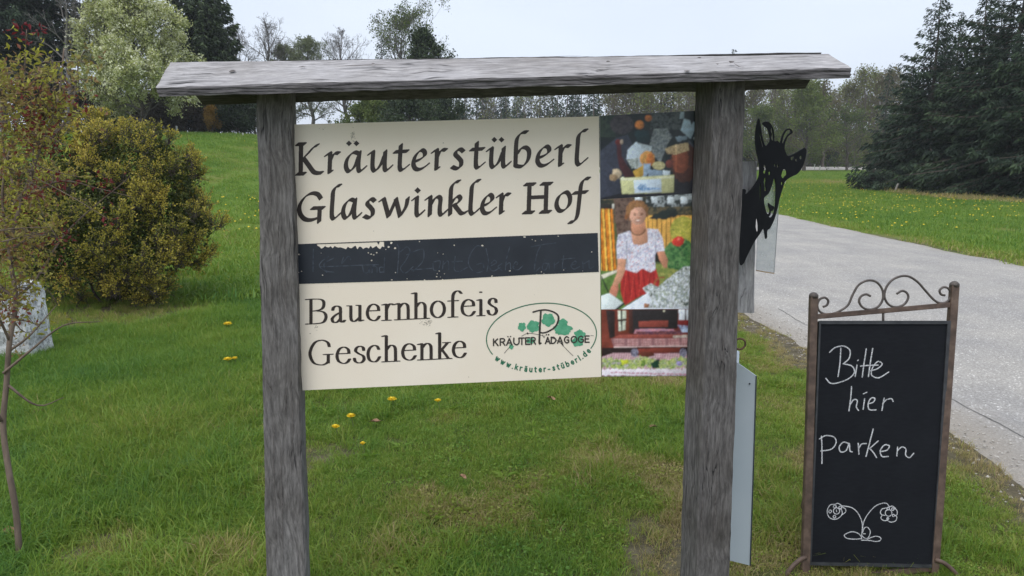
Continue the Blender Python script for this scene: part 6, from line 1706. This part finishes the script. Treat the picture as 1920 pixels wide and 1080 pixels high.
p.ell(470, 185, 55, 52, srgb(205, 125, 60), 0.5, 0.06, 8); p.ell(577, 105, 42, 38, srgb(190, 112, 55), 0.5, 0.06, 9)
p.mottle(inpoly(p.X, p.Y, [(640, 230), (800, 225), (860, 330), (800, 420), (720, 640), (640, 560), (590, 420)]), [srgb(78, 88, 94), srgb(110, 118, 118), srgb(146, 152, 152), srgb(60, 72, 84), srgb(168, 172, 172)], 0.035, 10)
p.mottle(inpoly(p.X, p.Y, [(460, 400), (620, 440), (600, 560), (520, 520)]), [srgb(130, 144, 156), srgb(190, 200, 206), srgb(90, 104, 118)], 0.04, 11)
p.poly([(900, 330), (1030, 310), (1040, 350), (920, 390)], srgb(128, 146, 160), 0.3, 0.05, 12, 10)
p.poly([(960, 30), (1000, 30), (1002, 110), (945, 110)], srgb(150, 168, 180), 0.1)
p.poly([(1000, 110), (1070, 130), (1090, 190), (1110, 150), (1170, 160), (1080, 355), (960, 250)], srgb(158, 178, 192), 0.1, 0.03, 13)
for k in range(6): p.poly([(1110 + k * 16, 345 - k * 40), (1125 + k * 16, 325 - k * 40), (1165 + k * 16, 370 - k * 40), (1150 + k * 16, 390 - k * 40)], srgb(178, 186, 190), 0.1)
for k in range(5): p.poly([(1040, 380 + k * 40), (1060, 370 + k * 40), (1200, 520 + k * 30), (1190, 540 + k * 30)], srgb(62, 66, 76), 0.2)
p.ell(1010, 640, 170, 230, srgb(70, 40, 34), 0.4, 0.03, 14, 20)
p.ell(960, 600, 100, 165, srgb(128, 68, 46), 0.35, 0.03, 15, 25)
p.ell(825, 650, 42, 48, srgb(110, 56, 48), 0.3)
p.mottle(inpoly(p.X, p.Y, [(770, 470), (900, 420), (1050, 395), (1060, 490), (900, 540), (800, 530)]), [srgb(120, 88, 60), srgb(176, 150, 112), srgb(200, 180, 140), srgb(110, 66, 46)], 0.05, 16)
p.poly([(430, 385), (520, 465), (540, 700), (380, 705), (315, 590), (330, 480)], srgb(196, 208, 220), 0.08, 0.03, 17)
p.mottle(inpoly(p.X, p.Y, [(315, 590), (460, 580), (460, 700), (380, 705)]), [srgb(206, 212, 214), srgb(170, 178, 176), srgb(120, 128, 120), srgb(220, 224, 224)], 0.05, 18)
p.poly([(195, 375), (245, 380), (260, 560), (330, 680), (440, 825), (300, 815), (230, 690), (205, 560)], srgb(70, 34, 40), 0.3, 0.04, 19)
p.ell(215, 390, 34, 32, srgb(120, 46, 46), 0.3); p.ell(258, 388, 18, 30, srgb(190, 170, 150), 0.2)
p.ell(565, 590, 90, 95, srgb(206, 150, 82), 0.5, 0.05, 20, 10); p.ell(600, 590, 45, 70, srgb(196, 116, 56), 0.4, 0.05, 21, 10)
p.poly([(390, 740), (520, 660), (530, 790), (430, 820)], srgb(196, 156, 66), 0.2, 0.05, 22)
p.mottle((((p.X - 700) / 75) ** 2 + ((p.Y - 670) / 50) ** 2) < 1, [srgb(170, 160, 110), srgb(200, 192, 148), srgb(140, 128, 84)], 0.05, 23)
p.poly([(515, 645), (605, 645), (590, 720), (740, 730), (750, 790), (640, 830), (450, 860), (520, 780)], srgb(140, 160, 182), 0.35, 0.05, 24, 8)
p.poly([(560, 770), (580, 770), (560, 850), (545, 850)], srgb(40, 48, 62))
p.poly([(750, 725), (835, 735), (830, 805), (750, 800)], srgb(200, 212, 222), 0.05)
p.ell(195, 770, 60, 58, srgb(200, 180, 152), 0.4, 0.05, 25, 10); p.ell(160, 810, 50, 40, srgb(168, 140, 108), 0.4, 0.05, 26, 10)
p.poly([(240, 820), (880, 780), (878, 990), (262, 1010)], srgb(196, 196, 146), 0.06)
p.poly([(240, 825), (270, 800), (300, 822), (600, 815), (880, 790), (880, 815), (600, 845), (246, 850)], srgb(222, 222, 190), 0.05)
p.poly([(400, 845), (728, 830), (735, 985), (412, 1000)], srgb(200, 214, 228), 0.04)
p.mottle(inpoly(p.X, p.Y, [(440, 930), (480, 890), (545, 890), (560, 930), (720, 935), (720, 955), (570, 965), (500, 975), (450, 950)]), [srgb(200, 214, 228), srgb(70, 120, 176), srgb(120, 160, 200), srgb(200, 214, 228), srgb(80, 130, 184)], 0.10, 27)
p.C[(np.abs(p.X - 905) < 6) & (p.Y > 420)] *= 1.6
p.build("photo", 0.0006)

# photo 2: a woman in a white blouse and red skirt at a garden table (traced at 4.908 x from 1120,365)
p = Print((1126.2, 374.2), (1310, 362.2), (1304, 579), (1127.2, 580), (1120, 365), 4.908)
A = np.ones(p.X.shape, bool)
p.put(A, srgb(84, 96, 60), 0.4, 0.03, 1)
p.mottle(p.Y < 260, [srgb(40, 46, 44), srgb(60, 62, 52), srgb(110, 96, 70), srgb(34, 40, 42)], 0.03, 2)
p.mottle((p.X > 450) & (p.Y < 110), [srgb(60, 66, 64), srgb(34, 40, 42), srgb(170, 178, 182), srgb(44, 50, 50)], 0.03, 3)
for x in (345, 490, 640, 760): p.poly([(x, 20), (x + 62, 20), (x + 70, 78), (x + 8, 80)], srgb(205, 214, 220), 0.25, 0.05, 4, 8)
# fence boards right and left
sl = (p.X + 0.0 * p.Y) % 42
p.put((p.Y > 190) & (p.X > 420) & (p.Y < 560), srgb(222, 170, 84), 0.25, 0.02, 5)
p.put((p.Y > 190) & (p.X > 420) & (p.Y < 560) & (sl < 7), srgb(120, 78, 36))
lf = inpoly(p.X, p.Y, [(20, 130), (140, 130), (175, 690), (28, 735)])
p.put(lf, srgb(206, 124, 40), 0.6, 0.02, 6)
s2 = (p.X - p.Y * 0.06) % 52
p.put(lf & (s2 < 8), srgb(110, 52, 24)); p.put(lf & (s2 > 36), srgb(240, 196, 90), 0.3, 0.03, 7)
p.poly([(20, 85), (140, 85), (140, 128), (20, 128)], srgb(46, 44, 44)); p.poly([(135, 85), (155, 85), (155, 130), (135, 130)], srgb(200, 196, 188))
p.mottle(inpoly(p.X, p.Y, [(150, 30), (320, 20), (330, 380), (180, 380)]), [srgb(66, 50, 46), srgb(96, 74, 66), srgb(120, 98, 88), srgb(52, 40, 38)], 0.04, 8)
p.poly([(470, 215), (600, 150), (720, 130), (740, 200), (600, 232)], srgb(36, 44, 44), 0.4, 0.04, 9, 12)
p.mottle((((p.X - 790) / 120) ** 2 + ((p.Y - 330) / 130) ** 2) < 1, [srgb(176, 170, 66), srgb(146, 150, 60), srgb(204, 192, 90), srgb(96, 110, 50)], 0.05, 10)
p.mottle((p.Y > 640) & (p.X > 500), [srgb(150, 152, 80), srgb(110, 126, 64), srgb(176, 170, 96)], 0.03, 11)
p.put((p.Y > 700) & (p.X < 260), srgb(92, 122, 62), 0.4, 0.03, 12)
p.poly([(30, 740), (180, 690), (180, 715), (36, 780)], srgb(214, 208, 190), 0.1)
p.poly([(28, 745), (40, 745), (105, 890), (95, 900)], srgb(40, 50, 44))
# geranium
gm = ((((p.X - 770) / 165) ** 2 + ((p.Y - 555) / 150) ** 2) + 0.35 * fbm(p.X * 0.03, p.Y * 0.03, 13, 3)) < 1
p.mottle(gm, [srgb(34, 66, 42), srgb(52, 96, 56), srgb(74, 124, 70), srgb(110, 150, 92), srgb(28, 50, 38)], 0.05, 14)
p.poly([(530, 520), (600, 560), (620, 620), (530, 620)], srgb(34, 36, 34))
p.ell(742, 428, 54, 46, srgb(206, 58, 50), 0.3, 0.05, 15, 12); p.ell(750, 410, 14, 12, srgb(232, 120, 100))
# skirt, blouse, arms, head
sk = inpoly(p.X, p.Y, [(240, 690), (540, 680), (575, 800), (520, 1000), (420, 920), (250, 1020), (215, 900), (212, 780)])
p.put(sk, srgb(172, 46, 46), 0.25, 0.02, 16); p.put(sk & (((p.X - (p.Y - 690) * 0.1) % 46) < 12), srgb(138, 34, 38)); p.put(sk & (((p.X + p.Y * 0.12) % 70) < 8), srgb(196, 66, 60))
p.poly([(185, 585), (262, 585), (255, 700), (215, 800), (170, 850), (130, 850), (180, 720)], srgb(206, 150, 122), 0.12, 0.03, 17)
p.poly([(130, 840), (185, 820), (195, 870), (180, 930), (160, 955), (140, 925), (112, 945), (115, 880)], srgb(198, 128, 106), 0.2, 0.05, 18, 6)
p.poly([(545, 510), (612, 520), (650, 600), (640, 680), (610, 670), (570, 600)], srgb(196, 136, 108), 0.15, 0.03, 19)
bl = inpoly(p.X, p.Y, [(300, 330), (450, 310), (560, 320), (600, 400), (620, 520), (545, 525), (528, 560), (535, 690), (490, 715), (412, 678), (360, 720), (255, 690), (270, 590), (180, 590), (175, 470), (190, 370), (240, 350)])
n_b = fbm(p.X * 0.09, p.Y * 0.09, 20, 2)
p.put(bl, srgb(222, 224, 236), 0.10, 0.02, 21); p.put(bl & (n_b > 0.18), srgb(176, 172, 196)); p.put(bl & (n_b < -0.42), srgb(196, 150, 160))
p.put(bl & (np.abs(p.X - 268 - (p.Y - 400) * 0.02) < 6) & (p.Y > 420), srgb(168, 168, 184)); p.put(bl & (np.abs(p.X - 535) < 5) & (p.Y > 430) & (p.Y < 560), srgb(160, 160, 178))
p.poly([(305, 320), (460, 310), (465, 440), (400, 465), (330, 455)], srgb(206, 152, 124), 0.10, 0.03, 22)
p.poly([(310, 250), (440, 250), (450, 340), (380, 375), (308, 340)], srgb(196, 138, 110), 0.12, 0.03, 23)
p.C[(np.abs(np.hypot((p.X - 372) / 68, (p.Y - 310) / 62) - 1) < 0.09) & (p.Y > 320)] = srgb(120, 84, 60)
p.ell(365, 150, 105, 105, srgb(140, 98, 64), 0.45, 0.06, 24, 14)
p.ell(372, 185, 78, 92, srgb(204, 156, 134), 0.10, 0.03, 25)
fm_ = (((p.X - 372) / 78) ** 2 + ((p.Y - 185) / 92) ** 2) < 1
p.C[fm_] *= (1.0 + 0.22 * np.clip((385 - p.X) / 78, -1, 1) - 0.10 * np.abs((p.X - 372) / 78) ** 2)[fm_][:, None]
p.poly([(275, 150), (300, 90), (370, 70), (450, 100), (460, 190), (440, 160), (420, 120), (350, 115), (310, 150), (295, 200)], srgb(150, 108, 70), 0.4, 0.06, 26, 6)
p.ell(268, 205, 16, 26, srgb(150, 96, 60), 0.3)
for x in (345, 408): p.ell(x, 186, 12, 5, srgb(110, 74, 60)); p.ell(x, 174, 17, 4, srgb(140, 92, 66))
p.ell(378, 212, 9, 8, srgb(196, 130, 104)); p.ell(375, 240, 24, 7, srgb(232, 214, 204)); p.C[(np.abs(p.Y - (240 + 8 - ((p.X - 375) / 24) ** 2 * 8)) < 3) & (np.abs(p.X - 375) < 26)] = srgb(166, 84, 74)
# table, cloth and flower arrangement
p.poly([(22, 935), (110, 905), (238, 995), (160, 1056), (22, 1056)], srgb(216, 226, 228), 0.04)
p.poly([(238, 995), (260, 1000), (190, 1056), (160, 1056)], srgb(40, 44, 46))
p.poly([(220, 1056), (420, 930), (640, 800), (930, 700), (960, 1056)], srgb(216, 222, 232), 0.05)
fl = inpoly(p.X, p.Y, [(415, 860), (490, 815), (560, 850), (650, 770), (800, 660), (940, 660), (940, 1040), (470, 1040), (500, 960)])
p.mottle(fl, [srgb(226, 230, 238), srgb(196, 204, 218), srgb(232, 236, 242), srgb(120, 134, 100), srgb(150, 160, 176), srgb(236, 238, 244), srgb(80, 96, 66), srgb(60, 66, 84)], 0.04, 27)
p.C[(np.abs(np.hypot((p.X - 600) / 75, (p.Y - 830) / 70) - 1) < 0.1) & (p.Y < 830) & (p.X < 620)] = srgb(150, 96, 60)
p.poly([(430, 1000), (480, 1005), (470, 1040), (430, 1040)], srgb(160, 110, 80), 0.3, 0.06, 28)
p.build("photo", 0.0006)

# photo 3: laid tables in a red-brown parlour (traced at 7.447 x from 1120,570)
p = Print((1127.2, 580.2), (1304, 579.2), (1299.3, 704.4), (1128.2, 705.6), (1120, 570), 7.447)
A = np.ones(p.X.shape, bool)
p.put(A, srgb(104, 46, 40), 0.4, 0.012, 1)
p.put((p.X < 260) & (p.Y < 640), srgb(116, 56, 46), 0.35, 0.01, 2)
p.poly([(120, 90), (245, 90), (245, 470), (170, 480)], srgb(48, 38, 40), 0.3)
p.poly([(270, 80), (430, 80), (440, 400), (300, 410)], srgb(124, 62, 46), 0.25)
p.poly([(285, 90), (400, 90), (395, 360), (300, 380)], srgb(206, 212, 196), 0.2, 0.03, 3); p.poly([(325, 85), (350, 85), (352, 380), (332, 380)], srgb(44, 40, 40)); p.poly([(285, 215), (400, 205), (400, 235), (285, 245)], srgb(60, 48, 44))
p.poly([(435, 80), (500, 80), (500, 410), (445, 410)], srgb(72, 44, 42), 0.4)
p.poly([(490, 80), (1130, 75), (1120, 340), (500, 400)], srgb(42, 38, 42), 0.25)
p.poly([(575, 240), (985, 230), (985, 320), (580, 325)], srgb(134, 64, 56), 0.15)
p.poly([(1135, 70), (1335, 70), (1325, 222), (1140, 222)], srgb(206, 212, 220), 0.1); p.poly([(1222, 70), (1240, 70), (1240, 222), (1222, 222)], srgb(70, 60, 64))
p.poly([(1130, 225), (1340, 225), (1330, 330), (1120, 330)], srgb(112, 36, 38), 0.25)
p.ell(932, 98, 16, 14, srgb(220, 214, 190))
p.mottle(inpoly(p.X, p.Y, [(530, 350), (870, 345), (1060, 350), (1100, 400), (510, 415)]), [srgb(150, 110, 140), srgb(180, 140, 160), srgb(190, 120, 130), srgb(196, 150, 160)], 0.04, 4)
p.mottle(inpoly(p.X, p.Y, [(540, 385), (1180, 370), (1200, 440), (560, 450)]), [srgb(70, 44, 62), srgb(110, 70, 90), srgb(60, 30, 40), srgb(140, 80, 80), srgb(150, 100, 110)], 0.06, 5)
p.mottle(inpoly(p.X, p.Y, [(1120, 290), (1310, 310), (1310, 400), (1180, 390)]), [srgb(150, 170, 206), srgb(190, 206, 230), srgb(110, 124, 160), srgb(120, 60, 60)], 0.05, 6)
p.poly([(300, 430), (1310, 420), (1310, 470), (200, 480)], srgb(140, 72, 64), 0.3, 0.03, 7)
p.mottle(inpoly(p.X, p.Y, [(1060, 440), (1320, 430), (1320, 470), (1060, 475)]), [srgb(190, 176, 160), srgb(130, 110, 100), srgb(206, 200, 190), srgb(120, 80, 70)], 0.06, 8)
cl_ = inpoly(p.X, p.Y, [(190, 485), (1315, 470), (1310, 585), (230, 605)])
p.put(cl_, srgb(188, 150, 150), 0.15, 0.02, 9); p.put(cl_ & ((p.X % 26) < 9), srgb(140, 84, 88)); p.put(cl_ & ((p.Y % 34) < 9), srgb(150, 100, 102)); p.put(cl_ & ((p.X % 190) < 40), srgb(140, 100, 104), 0.2, 0.05, 3)
p.poly([(230, 595), (1310, 578), (1310, 592), (230, 608)], srgb(206, 182, 180))
p.poly([(60, 610), (1310, 600), (1310, 700), (60, 740)], srgb(40, 28, 30), 0.3)
p.poly([(560, 620), (1160, 610), (1150, 680), (570, 690)], srgb(112, 50, 42), 0.2)
tc_ = inpoly(p.X, p.Y, [(230, 680), (480, 680), (560, 720), (800, 690), (1310, 680), (1310, 1000), (60, 1000), (60, 740)])
p.put(tc_, srgb(206, 178, 184), 0.12, 0.02, 10); p.put(tc_ & (((p.X + p.Y * 0.2) % 34) < 9), srgb(150, 100, 112)); p.put(tc_ & ((p.Y % 30) < 8), srgb(160, 112, 122))
p.ell(680, 705, 118, 34, srgb(92, 46, 38), 0.2)
for x, y in ((520, 680), (1200, 680)): p.mottle((((p.X - x) / 55) ** 2 + ((p.Y - y) / 60) ** 2) < 1, [srgb(50, 44, 60), srgb(90, 84, 104), srgb(150, 150, 170), srgb(40, 36, 44)], 0.06, 12)
fm = ((np.abs(p.Y - 830 + 20 * np.sin(p.X * 0.012)) + 45 * fbm(p.X * 0.03, p.Y * 0.03, 13, 3)) < 68) & (p.X > 60)
p.mottle(fm, [srgb(40, 70, 44), srgb(90, 130, 60), srgb(150, 176, 60), srgb(206, 206, 150), srgb(60, 100, 66), srgb(176, 196, 120), srgb(190, 170, 196), srgb(30, 48, 40)], 0.035, 14)
p.poly([(330, 780), (430, 770), (440, 830), (350, 850)], srgb(190, 196, 60), 0.2, 0.05, 1, 10); p.poly([(740, 830), (860, 760), (870, 890), (770, 900)], srgb(30, 64, 48), 0.3, 0.05, 2, 10); p.ell(1145, 830, 40, 36, srgb(160, 150, 200), 0.3)
p.poly([(60, 910), (1310, 905), (1310, 1000), (60, 1000)], srgb(214, 208, 218), 0.08, 0.05, 15, 20)
p.C[(np.abs(p.Y - 955 - (p.X - 200) * 0.025 - 6 * fbm(p.X * 0.05, p.X * 0, 3, 2)) < 7) & ((p.X % 60) < 44) & (p.X > 190)] = srgb(176, 96, 126)
p.build("photo", 0.0006)

# ------------------------------------------------------------------ thin spring haze, one closed box round everything
hz = Geo()
box_geo(hz, (0, 600, 22.0), (1830, 1830, 50.0))
m_haze = bpy.data.materials.new("haze_air"); m_haze.use_nodes = True
hn = m_haze.node_tree; hn.nodes.clear()
ho = hn.nodes.new("ShaderNodeOutputMaterial"); hv = hn.nodes.new("ShaderNodeVolumePrincipled")
hv.inputs['Color'].default_value = (0.90, 0.94, 1.0, 1); hv.inputs['Density'].default_value = 0.00055; hv.inputs['Anisotropy'].default_value = 0.2
hn.links.new(hv.outputs[0], ho.inputs['Volume'])
tag(hz.build("haze", m_haze), kind='stuff')
